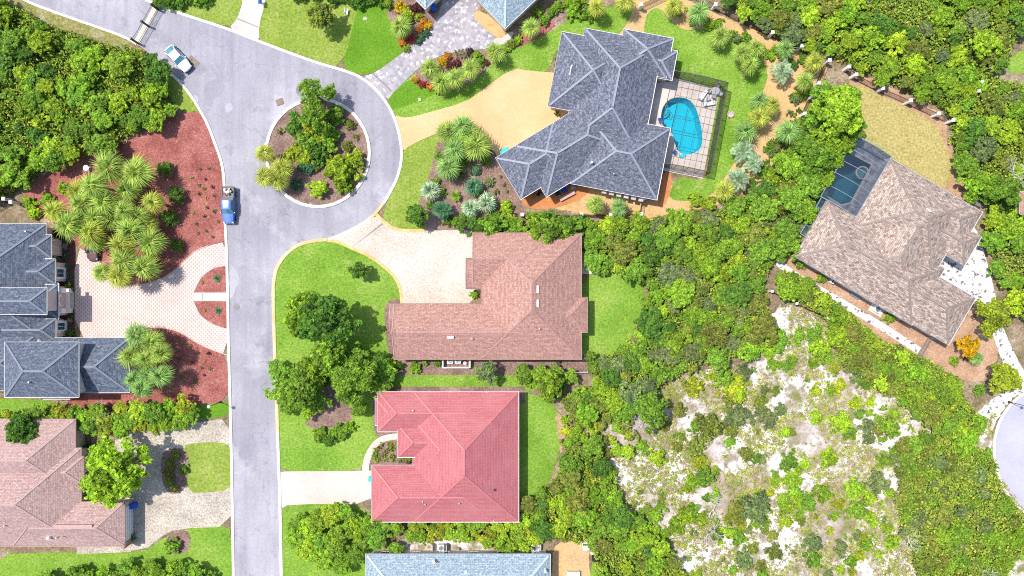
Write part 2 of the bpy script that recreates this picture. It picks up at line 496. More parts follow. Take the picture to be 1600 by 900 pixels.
plain("metal_dark", (.025, .027, .03), .45, .4); plain("metal_grey", (.35, .36, .38), .4, .5, .6); plain("metal_bronze", (.07, .065, .06), .5, .4)
plain("alu_white", (.72, .73, .75), .4, .4); plain("alu_blue", (.20, .265, .34), .4, .4); surf("verge_dry", [(0.3, (.30, .24, .12)), (0.5, (.22, .22, .06)), (0.7, (.42, .36, .27))], .5, (.55, 1.35), 3.0, .95, .1, .6, mid=[(.9, .55, .68, (.12, .16, .03)), (.4, .6, .72, (.5, .43, .34))]); plain("post_white", (.80, .79, .77), .7)
plain("plastic_blue", (.015, .10, .55), .4); plain("plastic_teal", (.03, .50, .58), .4); plain("plastic_navy", (.012, .05, .30), .5)
plain("plastic_white", (.82, .82, .82), .5); plain("plastic_black", (.02, .02, .022), .5); plain("rubber", (.018, .018, .018), .9, .1)
plain("lamp_globe", (.85, .85, .84), .3); plain("cushion_grey", (.36, .36, .40), .9); plain("cushion_white", (.75, .75, .77), .9)
plain("wood_brown", (.22, .13, .08), .8, vary=.3); plain("stone_grey", (.42, .39, .37), .9, vary=.25, scale=4); plain("stone_pink", (.55, .38, .33), .9, vary=.2, scale=4)
plain("bark", (.16, .12, .09), .95, vary=.35, scale=3); plain("bark_palm", (.24, .19, .15), .95, vary=.3, scale=5); plain("bark_dead", (.62, .58, .55), .95, vary=.2, scale=3)
plain("pool_plaster", (.025, .46, .57), .6, vary=.05, scale=1); plain("pool_plaster_dark", (.09, .30, .34), .6, vary=.15, scale=1); plain("pool_tile", (.02, .14, .34), .3, vary=.2, scale=6)
plain("cargo_red", (.45, .05, .05), .7); plain("cargo_green", (.06, .22, .07), .7)
glass_mat("window_glass", (.03, .085, .15)); glass_mat("car_glass", (.01, .05, .12)); glass_mat("car_glass_teal", (.06, .22, .30))
paint("paint_white", (.80, .81, .80)); paint("paint_blue", (.015, .12, .42)); plain("bed_grey", (.15, .15, .165), .7, .2); paint("paint_side_shade", (.50, .57, .60)); paint("paint_maroon", (.09, .02, .022)); paint("paint_silver", (.17, .175, .19))  # the pale paint has the shading of the sedan's sides mixed in
glass_mat("head_light", (.55, .6, .62)); glass_mat("tail_light", (.35, .015, .015))
leaf_mat("foliage", .50); leaf_mat("frond", .36, (1.35, 1.15, .75))
screen_mat("screen_roof", .10); screen_mat("screen_wall", .58); screen_mat("screen_dark", .50, (.02, .045, .085))
water_mat("pool_water", (.55, .93, .97)); water_mat("pool_water_dark", (.45, .72, .78))

# ------------------------------------------------------------------ ground, roads, lawns, beds
KIDNEY = chaikin([(1031, 186), (1034, 168), (1043, 156), (1058, 151), (1075, 154), (1086, 165), (1092, 182), (1097, 202), (1098, 222), (1094, 234), (1083, 241), (1069, 243), (1058, 237), (1054, 226), (1051, 212), (1044, 203), (1035, 198)], 2)
_O6 = (1391, 248)
def loc6(u, v): return (_O6[0] + u * .863 - v * .506, _O6[1] + u * .506 + v * .863)
POOL6 = [(1319, 235), (1361, 258), (1329, 316), (1314, 320), (1290, 305), (1304, 270)]

gv = sheet("ground", [(-7000, -6000), (8600, -6000), (8600, 6900), (-7000, 6900)], 0.0, M["litter"], it=0, holes=[KIDNEY, POOL6])

ROAD_L = [(369, 1120), (365, 900), (363, 750), (360, 625), (357, 525), (356, 450), (354, 380), (352, 350), (351, 280), (346, 250), (336, 224), (326, 196), (312, 171), (300, 151), (282, 129), (262, 111), (243, 92), (222, 74), (200, 60), (160, 45), (107, 27), (75, 15), (50, 6), (10, -14), (-120, -80)]
ROAD_T = [(120, -80), (160, -38), (228, 0), (250, 9), (275, 19), (312, 31), (355, 45), (400, 63), (450, 82), (500, 100), (530, 108), (562, 119), (585, 137), (602, 157), (613, 176), (622, 200), (627, 225), (628, 250), (622, 276), (612, 297), (600, 317), (586, 335), (570, 347), (550, 359), (525, 370), (510, 374), (487, 377), (467, 382), (450, 394), (437, 410), (430, 425), (427, 450), (428, 500), (430, 562), (434, 675), (438, 787), (440, 900), (444, 1120)]
sheet("road", ROAD_L + ROAD_T, 0.030, M["asphalt"], it=1)
FAR_ROAD = [(1720, 560), (1640, 590), (1600, 613), (1580, 630), (1564, 652), (1555, 676), (1552, 702), (1556, 732), (1566, 760), (1582, 784), (1603, 803), (1660, 840), (1760, 860)]
sheet("road", FAR_ROAD, 0.030, M["asphalt_far"], it=1)

# patches where the surface was cut and laid again, or has worn pale
surf("asphalt_pale", [(0.3, (.36, .346, .385)), (0.7, (.41, .396, .43))], .4, (.9, 1.08), 3.0, .9, .15, .15)
surf("asphalt_dark", [(0.3, (.262, .25, .288)), (0.7, (.30, .288, .326))], .4, (.9, 1.08), 3.0, .9, .15, .15)
for k, (pts, mm) in enumerate([
    ([(359, 415), (368, 418), (374, 432), (371, 446), (364, 462), (359, 470)], "asphalt_pale"), ([(366, 470), (376, 476), (377, 498), (370, 510), (364, 500)], "asphalt_dark"),
    ([(302, 150), (308, 147), (311, 158), (304, 161)], "asphalt_pale"), ([(350, 163), (362, 160), (364, 172), (353, 176)], "asphalt_pale"),
    ([(318, 128), (345, 122), (352, 138), (346, 150), (334, 152), (330, 170), (320, 158)], "asphalt_dark")]):
    sheet("road_patch", pts, 0.034 + .0003 * k, M[mm], rag=1.1, it=1, seed=30 + k)
# wood floors, sand and dirt lie lowest
SCRUB = [(1010, 640), (1040, 600), (1110, 575), (1190, 560), (1190, 500), (1230, 470), (1300, 505), (1360, 560), (1440, 640), (1500, 690), (1552, 640), (1552, 700), (1556, 740), (1610, 810), (1640, 1000), (960, 1000), (930, 860), (900, 760), (880, 690), (930, 660)]
sheet("sand_clearing", SCRUB, 0.012, M["sand_white"], rag=3.0, it=1, seed=5)
sheet("sand_clearing", [(1330, -20), (1430, -30), (1500, -20), (1470, 25), (1430, 45), (1380, 40), (1350, 20)], 0.012, M["sand_white"], rag=3.0, seed=6)
sheet("verge", [(-40, -40), (50, 6), (107, 27), (160, 45), (200, 60), (215, 72), (190, 70), (140, 58), (90, 42), (40, 20)], 0.014, M["verge_dry"], rag=1.5, seed=7)
sheet("dirt_yard", [(1205, 395), (1245, 400), (1482, 545), (1520, 470), (1560, 470), (1560, 560), (1540, 600), (1480, 590), (1440, 560), (1380, 535), (1290, 480), (1225, 430)], 0.016, M["dirt_brown"], rag=2.0, seed=8)
sheet("dirt_yard", [(1330, 112), (1380, 130), (1480, 180), (1478, 215), (1525, 275), (1535, 330), (1500, 320), (1400, 240), (1340, 200), (1325, 140)], 0.016, M["dirt_brown"], rag=2.0, seed=9)
sheet("sand_bed", [(800, 300), (870, 330), (1010, 345), (1060, 330), (1110, 325), (1190, 290), (1215, 250), (1250, 205), (1270, 160), (1285, 130), (1300, 100), (1210, 60), (1110, 18), (1050, -12), (985, -12), (960, 40), (960, 100), (1060, 120), (1118, 140), (1105, 285), (1050, 290), (900, 290)], 0.018, M["sand_orange"], rag=1.2, seed=10)

# lawns
sheet("lawn", [(405, 64), (403, 42), (416, 0), (420, -40), (590, -40), (575, 10), (566, 20), (534, 106), (500, 97), (450, 79)], 0.040, M["lawn_mown"], it=1)
sheet("lawn", [(566, -30), (600, -30), (604, 15), (614, 42), (630, 76), (628, 84), (586, 114), (562, 117), (533, 107), (548, 60)], 0.046, M["lawn_deep"], it=1)
sheet("lawn", [(245, 2), (262, -20), (384, -40), (379, 2), (370, 31), (357, 43), (312, 29), (275, 17)], 0.040, M["lawn_mown"], it=1)
sheet("lawn", [(604, 157), (616, 143), (640, 121), (676, 94), (720, 90), (770, 84), (800, 80), (870, 45), (912, 13), (990, 8), (985, 30), (962, 60), (890, 70), (868, 78), (857, 114), (826, 111), (801, 106), (752, 142), (727, 160), (662, 178), (635, 185), (613, 178)], 0.040, M["lawn_green"], it=1)
sheet("lawn", [(604, 160), (618, 142), (642, 122), (662, 128), (690, 142), (660, 156), (612, 174)], 0.046, M["lawn_deep"], it=1)
sheet("lawn", [(629, 236), (642, 226), (690, 206), (696, 225), (690, 255), (672, 280), (658, 305), (655, 330), (665, 362), (620, 362), (598, 346), (603, 318), (624, 276)], 0.040, M["lawn_mown"], it=1)
sheet("lawn", [(510, 376), (528, 376), (550, 387), (576, 398), (601, 416), (618, 433), (627, 452), (628, 478), (640, 480), (640, 580), (836, 580), (836, 620), (594, 620), (594, 690), (576, 712), (567, 737), (448, 737), (436, 728), (434, 675), (430, 562), (427, 460), (430, 426), (438, 410), (451, 394), (468, 383), (488, 378)], 0.040, M["lawn_green"], it=1)
sheet("lawn", [(439, 795), (452, 787), (590, 788), (590, 872), (575, 890), (560, 1000), (442, 1000)], 0.040, M["lawn_green"], it=1)
sheet("lawn", [(900, 425), (1000, 425), (1010, 470), (990, 520), (970, 560), (900, 556)], 0.040, M["lawn_green"], it=1)
sheet("lawn", [(800, 612), (845, 618), (874, 640), (880, 680), (866, 735), (840, 785), (800, 800)], 0.040, M["lawn_green"], rag=.8, it=1)
sheet("lawn", [(1006, 40), (1012, 18), (1030, 10), (1048, 32), (1068, 48), (1092, 44), (1130, 48), (1182, 78), (1202, 112), (1192, 145), (1174, 180), (1166, 218), (1150, 250), (1128, 284), (1112, 306), (1080, 315), (1044, 312), (1050, 290), (1060, 275), (1102, 284), (1104, 262), (1118, 150), (1060, 128), (1040, 100), (1006, 70)], 0.040, M["lawn_green"], it=1)
sheet("lawn", [(1338, 128), (1370, 145), (1450, 185), (1470, 200), (1478, 230), (1495, 270), (1470, 300), (1420, 262), (1370, 235), (1345, 225), (1335, 180)], 0.034, M["lawn_dry"], rag=2.5, it=1, seed=12)
sheet("lawn", [(-30, 622), (84, 624), (86, 640), (60, 650), (-30, 655)], 0.040, M["lawn_green"], it=1)
sheet("lawn", [(304, 634), (330, 628), (358, 627), (361, 650), (304, 656)], 0.040, M["lawn_deep"], it=1)
sheet("lawn", [(286, 697), (300, 692), (345, 690), (362, 698), (363, 760), (346, 768), (287, 771)], 0.062, M["lawn_mown"], it=1)
sheet("lawn", [(-30, 866), (140, 862), (224, 863), (252, 842), (288, 826), (344, 820), (364, 828), (367, 1000), (-30, 1000)], 0.048, M["lawn_green"], it=1)
sheet("lawn", [(922, 860), (955, 860), (955, 1000), (922, 1000)], 0.040, M["lawn_green"], it=1)
sheet("lawn", [(1560, 870), (1590, 832), (1606, 812), (1700, 870), (1700, 890)], 0.044, M["lawn_green"], it=1)
sheet("lawn", [(1575, 85), (1640, 70), (1640, 110), (1570, 118)], 0.040, M["lawn_green"], rag=1.5, it=1)
sheet("lawn", [(252, 118), (262, 111), (284, 130), (302, 152), (314, 172), (286, 178), (262, 150)], 0.040, M["lawn_mown"], rag=1.0, it=1)

# planted beds
sheet("mulch_bed", [(28, 315), (70, 270), (130, 238), (200, 225), (255, 180), (314, 173), (327, 197), (337, 225), (347, 250), (352, 280), (353, 350), (355, 378), (326, 385), (306, 392), (288, 408), (271, 426), (246, 440), (220, 446), (190, 446), (150, 400), (116, 384), (117, 366), (60, 335)], 0.050, M["mulch_red"], it=1)
sheet("mulch_bed", [(190, 535), (205, 512), (240, 511), (265, 513), (283, 519), (301, 531), (323, 543), (356, 555), (359, 626), (310, 634), (240, 628), (110, 642), (104, 618), (190, 612)], 0.056, M["mulch_red"], it=1)
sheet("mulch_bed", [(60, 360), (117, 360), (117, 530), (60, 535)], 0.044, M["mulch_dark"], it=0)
ISLAND = [(497 + 80.5 * math.cos(a), 239 + 84 * math.sin(a)) for a in [2 * math.pi * k / 40 for k in range(40)]]
sheet("traffic_island", ISLAND, 0.075, M["mulch_brown"], it=0)
sheet("mulch_bed", [(688, 205), (735, 185), (780, 240), (812, 312), (822, 345), (800, 368), (660, 360), (650, 325), (668, 285)], 0.052, M["mulch_brown"], it=1)
sheet("mulch_bed", [(590, -30), (648, -30), (682, 30), (678, 46), (655, 62), (632, 82), (612, 44)], 0.052, M["mulch_brown"], it=1)
sheet("mulch_bed", [(645, 122), (660, 100), (690, 88), (730, 76), (765, 80), (800, 60), (850, 25), (905, -20), (930, -10), (890, 22), (820, 66), (770, 98), (745, 126), (700, 146), (668, 136)], 0.052, M["mulch_brown"], it=1)
sheet("mulch_bed", [(480, 640), (505, 602), (535, 600), (552, 650), (545, 662), (500, 672), (475, 665)], 0.052, M["mulch_brown"], rag=1, it=1)
sheet("mulch_bed", [(601, 470), (630, 466), (640, 480), (640, 560), (608, 560), (601, 510)], 0.055, M["mulch_brown"], it=1)
sheet("mulch_bed", [(610, 555), (925, 555), (925, 586), (610, 586)], 0.055, M["mulch_brown"], it=0)
sheet("mulch_bed", [(252, 708), (268, 700), (292, 702), (296, 730), (288, 770), (262, 772), (252, 745)], 0.082, M["mulch_brown"], rag=.8, it=1)
sheet("mulch_bed", [(258, 846), (268, 832), (292, 826), (300, 845), (292, 866), (262, 866)], 0.062, M["mulch_brown"], rag=.8, it=1)
sheet("mulch_bed", [(581, 604), (594, 604), (820, 604), (820, 630), (640, 640), (600, 690), (584, 676)], 0.047, M["mulch_brown"], it=0)
sheet("mulch_bed", [(579, 728), (582, 706), (596, 688), (640, 684), (650, 730)], 0.062, M["mulch_brown"], it=1)
sheet("mulch_bed", [(868, 640), (880, 655), (883, 680), (878, 715), (872, 690)], 0.058, M["dirt_brown"], rag=1.5, it=1)
sheet("mulch_bed", [(800, 60), (860, 28), (870, 44), (800, 80)], 0.060, M["mulch_red"], it=1)
sheet("mulch_bed", [(735, 24), (752, 14), (792, 50), (783, 62), (765, 52)], 0.088, M["sand_orange"], it=1)
sheet("mulch_bed", [(1130, 45), (1100, 25), (1120, 20), (1180, 60), (1190, 80)], 0.058, M["sand_orange"], rag=1, it=1)

# drives and paths
D1 = [(117, 383), (150, 402), (190, 446), (220, 445), (246, 439), (271, 425), (288, 407), (306, 391), (326, 384), (355, 377), (357, 450), (357, 556), (323, 544), (301, 532), (283, 520), (265, 514), (240, 512), (204, 514), (190, 536), (117, 536)]
sheet("driveway", D1, 0.068, M["paver_pink"], it=1)
sheet("mulch_bed", [(355, 415), (334, 418), (314, 433), (303, 457), (355, 457)], 0.084, M["mulch_red"], it=0)
sheet("mulch_bed", [(303, 470.5), (312, 492), (332, 507), (355, 514), (355, 470.5)], 0.084, M["mulch_red"], it=0)
sheet("path", [(303, 457.5), (355, 457.5), (355, 470), (303, 470)], 0.090, M["concrete_cream"], it=0)
sheet("driveway", [(362, 652), (300, 661), (215, 668), (170, 690), (180, 860), (130, 862), (225, 861), (252, 838), (276, 826), (365, 822), (364, 745)], 0.056, M["pebble_drive"], it=1)
sheet("path", [(120, 840), (205, 838), (205, 862), (120, 866)], 0.060, M["pebble_drive"], it=0)
sheet("driveway", [(357, 44), (371, 30), (380, 0), (384, -60), (424, -60), (416, 0), (404, 42), (406, 65), (380, 58)], 0.058, M["concrete_white"], it=1)
sheet("driveway", [(564, 121), (588, 113), (630, 82), (656, 60), (680, 40), (700, -30), (760, -30), (742, 14), (758, 36), (782, 64), (802, 56), (792, 68), (766, 76), (720, 80), (690, 86), (662, 100), (640, 120), (616, 143), (604, 158), (586, 136)], 0.064, M["cobble_grey"], it=1)
sheet("path", [(768, 62), (788, 56), (800, 48), (804, 54), (790, 66), (778, 72)], 0.072, M["concrete_white"], it=1)
sheet("driveway", [(614, 179), (635, 185), (662, 178), (727, 160), (752, 142), (801, 106), (826, 111), (900, 116), (900, 190), (840, 240), (784, 258), (770, 232), (745, 200), (720, 196), (690, 205), (642, 226), (628, 238), (622, 200)], 0.064, M["drive_tan"], it=1)
sheet("path", [(788, 262), (798, 285), (812, 312), (826, 326), (850, 328), (880, 322), (908, 310), (925, 296), (900, 290), (830, 285), (805, 262)], 0.064, M["brick_orange"], it=1)
sheet("path", [(1036, 268), (1052, 272), (1044, 312), (1030, 330), (1026, 300)], 0.064, M["brick_orange"], it=1)
sheet("driveway", [(586, 336), (600, 347), (620, 361), (664, 361), (740, 358), (745, 370), (760, 480), (627, 480), (626, 452), (617, 433), (600, 416), (575, 398), (550, 387), (527, 376), (510, 375), (525, 370), (550, 360), (570, 348)], 0.070, M["aggregate"], it=1)
RIM = [(511, 375), (528, 377), (551, 388), (577, 399), (602, 417), (619, 434), (627, 453), (628, 474)]
strip("driveway_edge", RIM, .55, .05, .082, M["aggregate_rim"])
strip("driveway_edge", [(587, 334), (597, 345), (619, 361), (665, 361)], .55, .05, .082, M["aggregate_rim"])
sheet("driveway_drain", [(550, 386.5), (552, 385), (599.5, 350), (597, 348.5)], 0.078, M["steel_cover"], it=0)
sheet("driveway_drain", [(581, 114.5), (583, 113.5), (613, 142), (611.5, 143.5)], 0.078, M["steel_cover"], it=0)
sheet("driveway_drain", [(316, 457.5), (317, 457.5), (317, 470), (316, 470)], 0.096, M["steel_cover"], it=0)
sheet("driveway_drain", [(370, 30), (371, 28.5), (404, 42), (404, 43.5)], 0.066, M["steel_cover"], it=0)
sheet("driveway", [(436, 738), (448, 736), (567, 736), (590, 734), (590, 788), (452, 787), (438, 796)], 0.066, M["concrete_white"], it=1)
strip("path", [(571, 738), (572, 722), (579, 704), (590, 690), (606, 683), (640, 681)], 1.05, .05, .078, M["concrete_white"])
sheet("driveway", [(1440, 440), (1470, 400), (1510, 340), (1530, 366), (1540, 402), (1552, 446), (1562, 500), (1586, 556), (1612, 600), (1590, 622), (1580, 600), (1556, 540), (1546, 505), (1518, 462), (1490, 480)], 0.060, M["white_path"], it=1)
strip("path", [(1206, 398), (1226, 420), (1258, 440), (1310, 470), (1370, 505), (1436, 548)], 1.15, .03, .062, M["white_path"])
sheet("verge", [(1604, 604), (1580, 624), (1562, 648), (1552, 672), (1530, 690), (1510, 676), (1530, 640), (1560, 615)], 0.022, M["white_path"], rag=1.5, it=1)
sheet("verge", [(1552, 700), (1554, 735), (1564, 765), (1580, 786), (1560, 790), (1545, 760), (1540, 715)], 0.024, M["verge_dry"], rag=1.5, it=1)
sheet("yard", [(870, 846), (915, 842), (922, 870), (922, 1000), (862, 1000), (862, 870)], 0.052, M["sand_orange"], rag=.8, it=1)
sheet("yard", [(620, 846), (640, 838), (760, 838), (770, 868), (620, 872)], 0.044, M["sand_white"], rag=2, it=1)
sheet("path", [(900, 395), (940, 390), (940, 428), (900, 428)], 0.066, M["concrete_cream"], it=0)

# kerbs
k1 = [p for p in ROAD_L if p[1] > 100] + [(243, 92)]
strip("kerb", k1, .42, .0, .15, M["kerb_concrete"])
strip("kerb", [(214, 69), (200, 60), (160, 45), (107, 27), (75, 15), (50, 6), (10, -14)], .38, .0, .13, M["kerb_concrete"])
strip("kerb", [(228, 0), (250, 9), (275, 19), (312, 31), (355, 45), (400, 63), (450, 82), (500, 100), (530, 108), (562, 119), (585, 137), (602, 157), (613, 176), (622, 200), (627, 225), (628, 250), (622, 276), (612, 297), (601, 316)], .42, .0, .15, M["kerb_concrete"])
strip("kerb", [(601, 316), (586, 335), (578, 341)], .42, .0, .148, M["kerb_orange"])
strip("kerb", [(578, 341), (570, 347), (550, 359), (525, 370), (512, 374)], .38, .0, .10, M["kerb_concrete"])
strip("kerb", [(512, 374), (487, 377), (467, 382), (450, 394), (437, 410), (430, 425), (427, 450), (428, 500), (430, 562), (433, 640), (434, 675)], .5, .0, .15, M["kerb_orange"])
strip("kerb", [(434, 675), (438, 787), (440, 900), (444, 1120)], .45, .0, .15, M["kerb_concrete"])
strip("kerb", FAR_ROAD, .40, .0, .15, M["kerb_concrete"])
ik = strip("kerb", ISLAND, .48, .0, .2, M["kerb_concrete"], closed=True, it=0)
strip("bed_edging", D1[2:9], .14, .05, .14, M["stone_pink"])
strip("bed_edging", [(356, 555), (323, 543.5), (301, 531.5), (283, 519.5), (265, 513.5), (240, 511.5), (204, 513)], .14, .05, .14, M["stone_pink"])
strip("bed_edging", [(355, 415), (334, 418), (314, 433), (303, 457)], .12, .05, .14, M["stone_pink"])
strip("bed_edging", [(303, 470.5), (312, 492), (332, 507), (355, 514)], .12, .05, .14, M["stone_pink"])
# the joints cut across the island kerb
for a in (62, 78, 100, 118, 140):
    c, s = math.cos(R(a)), math.sin(R(a))
    q = P(497 + 80.5 * c, 239 + 84 * s)
    v, f = box_vf((q.x, q.y, .19), .54, .05, .016, -R(a))
    j = mk("kerb_joint", v, f, M["steel_cover"], ik)

# ------------------------------------------------------------------ houses
def frame_px(o=(0, 0), ang=0.0):
    ca, sa = math.cos(R(ang)), math.sin(R(ang))
    return lambda u, v: (o[0] + u * ca - v * sa, o[1] + u * sa + v * ca)
ID = lambda u, v: (u, v)

class House:
    def __init__(s, name, label, wall, roof, cap, trim, centre, fr=ID):
        c = P(*centre); s.off = (c.x, c.y, 0.0)
        s.root = empty(name, s.off); tag(s.root, label, "house")
        s.wall, s.roof, s.cap, s.trim, s.fr, s.n = wall, roof, cap, trim, fr, 0
    def mk(s, name, v, f, mat, parent=None, **k):
        return mk(name, v, f, mat, parent or s.root, s.off, **k)
    def block(s, u0, v0, u1, v1, eave=3.0, pitch=.5, ends="hh", axis=None, over=.45, caps=True, wins=None, wmat=None, base=0.0, capw=.3):
        """One hip or gable volume. Corners are where its eaves show; wins: {side: count} with sides 0 top,1 right,2 bottom,3 left."""
        s.n += 1; eave = eave + .007 * s.n
        cs = [P(*s.fr(u, v), eave) for u, v in ((u0, v0), (u1, v0), (u1, v1), (u0, v1))]
        A, B, C, D = cs
        a, b = (B - A).length, (D - A).length
        if axis is None: axis = 'u' if a >= b else 'v'
        if axis == 'v': A, B, C, D = D, A, B, C; a, b = b, a
        # ridge runs along AB
        ex = (B - A).normalized(); ey = (D - A).normalized(); up = Vector((0, 0, 1))
        hw = b / 2; rise = pitch * hw
        i0 = min(hw, a / 2 - .02) if ends[0] == 'h' else 0.0
        i1 = min(hw, a / 2 - .02) if ends[1] == 'h' else 0.0
        R0 = A + ex * i0 + ey * hw + up * rise; R1 = B - ex * i1 + ey * hw + up * rise
        V = [A, B, C, D, R0, R1]
        sl = math.sqrt(1 + pitch * pitch)
        F = [(1, 0, 4, 5), (3, 2, 5, 4)]
        F = [(0, 1, 5, 4), (2, 3, 4, 5)]
        uv = []
        for f in F:
            uv.append([((V[i] - A).dot(ex), ((V[i] - A).dot(ey) if f[0] == 0 else (D - V[i]).dot(ey)) * sl) for i in f])
        if ends[0] == 'h':
            F.append((3, 0, 4)); uv.append([((V[i] - A).dot(ey), (V[i] - A).dot(ex) * sl) for i in F[-1]])
        if ends[1] == 'h':
            F.append((1, 2, 5)); uv.append([((V[i] - A).dot(ey), (B - V[i]).dot(ex) * sl) for i in F[-1]])
        # make every slope face upwards
        for k, f in enumerate(F):
            p = [V[i] for i in f]
            if (p[1] - p[0]).cross(p[2] - p[0]).z < 0:
                F[k] = tuple(reversed(f)); uv[k] = list(reversed(uv[k]))
        rf = s.mk("roof", V, F, s.roof, uvs=uv)
        # fascia and soffit
        t = .22
        lo = [q - up * t for q in (A, B, C, D)]
        FV = [A, B, C, D] + lo
        out = .03
        cx = (A + C) / 2
        FV2 = []
        for q in FV:
            d = q - cx; FV2.append(q + ex * math.copysign(out, d.dot(ex)) + ey * math.copysign(out, d.dot(ey)))
        # gutter lip: a thin band seen from above
        inn = [q + ex * math.copysign(-.10, (q - cx).dot(ex)) + ey * math.copysign(-.10, (q - cx).dot(ey)) for q in (A, B, C, D)]
        FV2 += [q + up * (.04 + .10 * pitch) for q in inn]
        for k in range(4): FV2[k] = FV2[k] + up * .03
        ff = [(0, 1, 5, 4), (1, 2, 6, 5), (2, 3, 7, 6), (3, 0, 4, 7), (4, 5, 6, 7)]
        g = {0: ends[1] == 'g', 1: False}
        for k in range(4):
            j = (k + 1) % 4
            if (k == 1 and ends[1] == 'g') or (k == 3 and ends[0] == 'g'): continue
            ff.append((k, 8 + k, 8 + j, j))
        s.mk("fascia", FV2, ff, s.trim)
        # walls
        W = [A + ex * over + ey * over, B - ex * over + ey * over, C - ex * over - ey * over, D + ex * over - ey * over]
        top = eave - t - .004
        WV = [Vector((q.x, q.y, base)) for q in W] + [Vector((q.x, q.y, top)) for q in W]
        WF = [(0, 1, 5, 4), (1, 2, 6, 5), (2, 3, 7, 6), (3, 0, 4, 7)]
        s.mk("wall", WV, WF, wmat or s.wall)
        for e, q0, q1, rr in ((0, D, A, R0), (1, B, C, R1)):
            if ends[e] == 'g':
                dx = ex * (.35 if e == 0 else -.35)
                dz = up * -.05
                s.mk("gable_wall", [q0 + dx, q1 + dx, rr + dx + dz, q0 + dx - up * t, q1 + dx - up * t], [(0, 1, 2), (3, 4, 1, 0)], wmat or s.wall)
                for qq in (q0, q1):
                    v, f = beam_vf(qq + up * .01, rr + up * .01, .14, .12)
                    s.mk("barge_board", v, f, s.trim)
        if caps:
            L = [(R0, R1)] if (R1 - R0).length > .5 else []
            if ends[0] == 'h': L += [(A, R0), (D, R0)]
            if ends[1] == 'h': L += [(B, R1), (C, R1)]
            for p, q in L:
                p2 = p.lerp(q, .03)
                v, f = beam_vf(p2 + up * .015, q + up * .015, capw, .07)
                s.mk("ridge_cap", v, f, s.cap, rf)
        # windows: sides numbered in the frame's own sense
        if wins:
            corners = [P(*s.fr(u, v), eave) for u, v in ((u0, v0), (u1, v0), (u1, v1), (u0, v1))]
            cc = (corners[0] + corners[2]) / 2
            for side, n in wins.items():
                p, q = corners[side], corners[(side + 1) % 4]
                d = (q - p).normalized(); m_ = (p + q) / 2
                nrm = (m_ - cc); nrm = (nrm - d * nrm.dot(d)); nrm.z = 0; nrm.normalize()
                L = (q - p).length - 2 * over
                for k in range(n):
                    t_ = over + L * (k + .5) / n
                    c = p + d * t_ - nrm * over
                    s.window(Vector((c.x, c.y, base + 1.55)), d, nrm, min(1.5, L / n * .6), 1.45)
        return rf
    def window(s, c, d, nrm, w, h, frame="trim_white", name="window"):
        up = Vector((0, 0, 1))
        def slab(w_, h_, o0, o1):
            vv = []
            for o in (o0, o1):
                for i, j in ((-1, -1), (1, -1), (1, 1), (-1, 1)):
                    vv.append(c + d * (i * w_ / 2) + up * (j * h_ / 2) + nrm * o)
            return vv, [(0, 1, 2, 3), (4, 5, 6, 7), (0, 1, 5, 4), (1, 2, 6, 5), (2, 3, 7, 6), (3, 0, 4, 7)]
        v, f = slab(w, h, .01, .10)
        # a frame with an opening: four bars and one middle bar
        bars = []
        t = .11
        for (ox, oz, bw, bh) in ((0, h / 2 - t / 2, w, t), (0, -h / 2 + t / 2, w + .16, t), (-w / 2 + t / 2, 0, t, h - 2 * t), (w / 2 - t / 2, 0, t, h - 2 * t), (0, 0, .06, h - 2 * t)):
            vv = []
            for o in (.0, .11):
                for i, j in ((-1, -1), (1, -1), (1, 1), (-1, 1)):
                    vv.append(c + d * (ox + i * bw / 2) + up * (oz + j * bh / 2) + nrm * o)
            bars.append((vv, [(0, 1, 2, 3), (4, 5, 6, 7), (0, 1, 5, 4), (1, 2, 6, 5), (2, 3, 7, 6), (3, 0, 4, 7)]))
        V, F = merge(*bars)
        wo = s.mk(name, V, F, M[frame])
        v, f = slab(w - .12, h - .12, .02, .05)
        s.mk("pane", v, f, M["window_glass"], wo)
        return wo
    def on_roof(s, name, px, py, h, sx, sy, sz, mat, rz=0.0, taper=.9):
        q = P(px, py, h); v, f = box_vf((q.x, q.y, h - .5), sx, sy, sz + .5, rz, taper, min(sx, sy) * .12)
        return s.mk(name, v, f, M[mat])
    def box(s, name, px, py, h, sx, sy, z0, z1, mat, rz=0.0, bev=.03, parent=None):
        q = P(px, py, h); v, f = box_vf((q.x, q.y, z0), sx, sy, z1 - z0, rz, 1.0, bev)
        return s.mk(name, v, f, M[mat], parent)
    def pipe(s, px, py, h):
        q = P(px, py, h); v, f = lathe_vf([(.09, -.4), (.09, .35), (.12, .36), (.12, .42), (.06, .43)], 10, q)
        return s.mk("vent_pipe", v, f, M["metal_grey"])

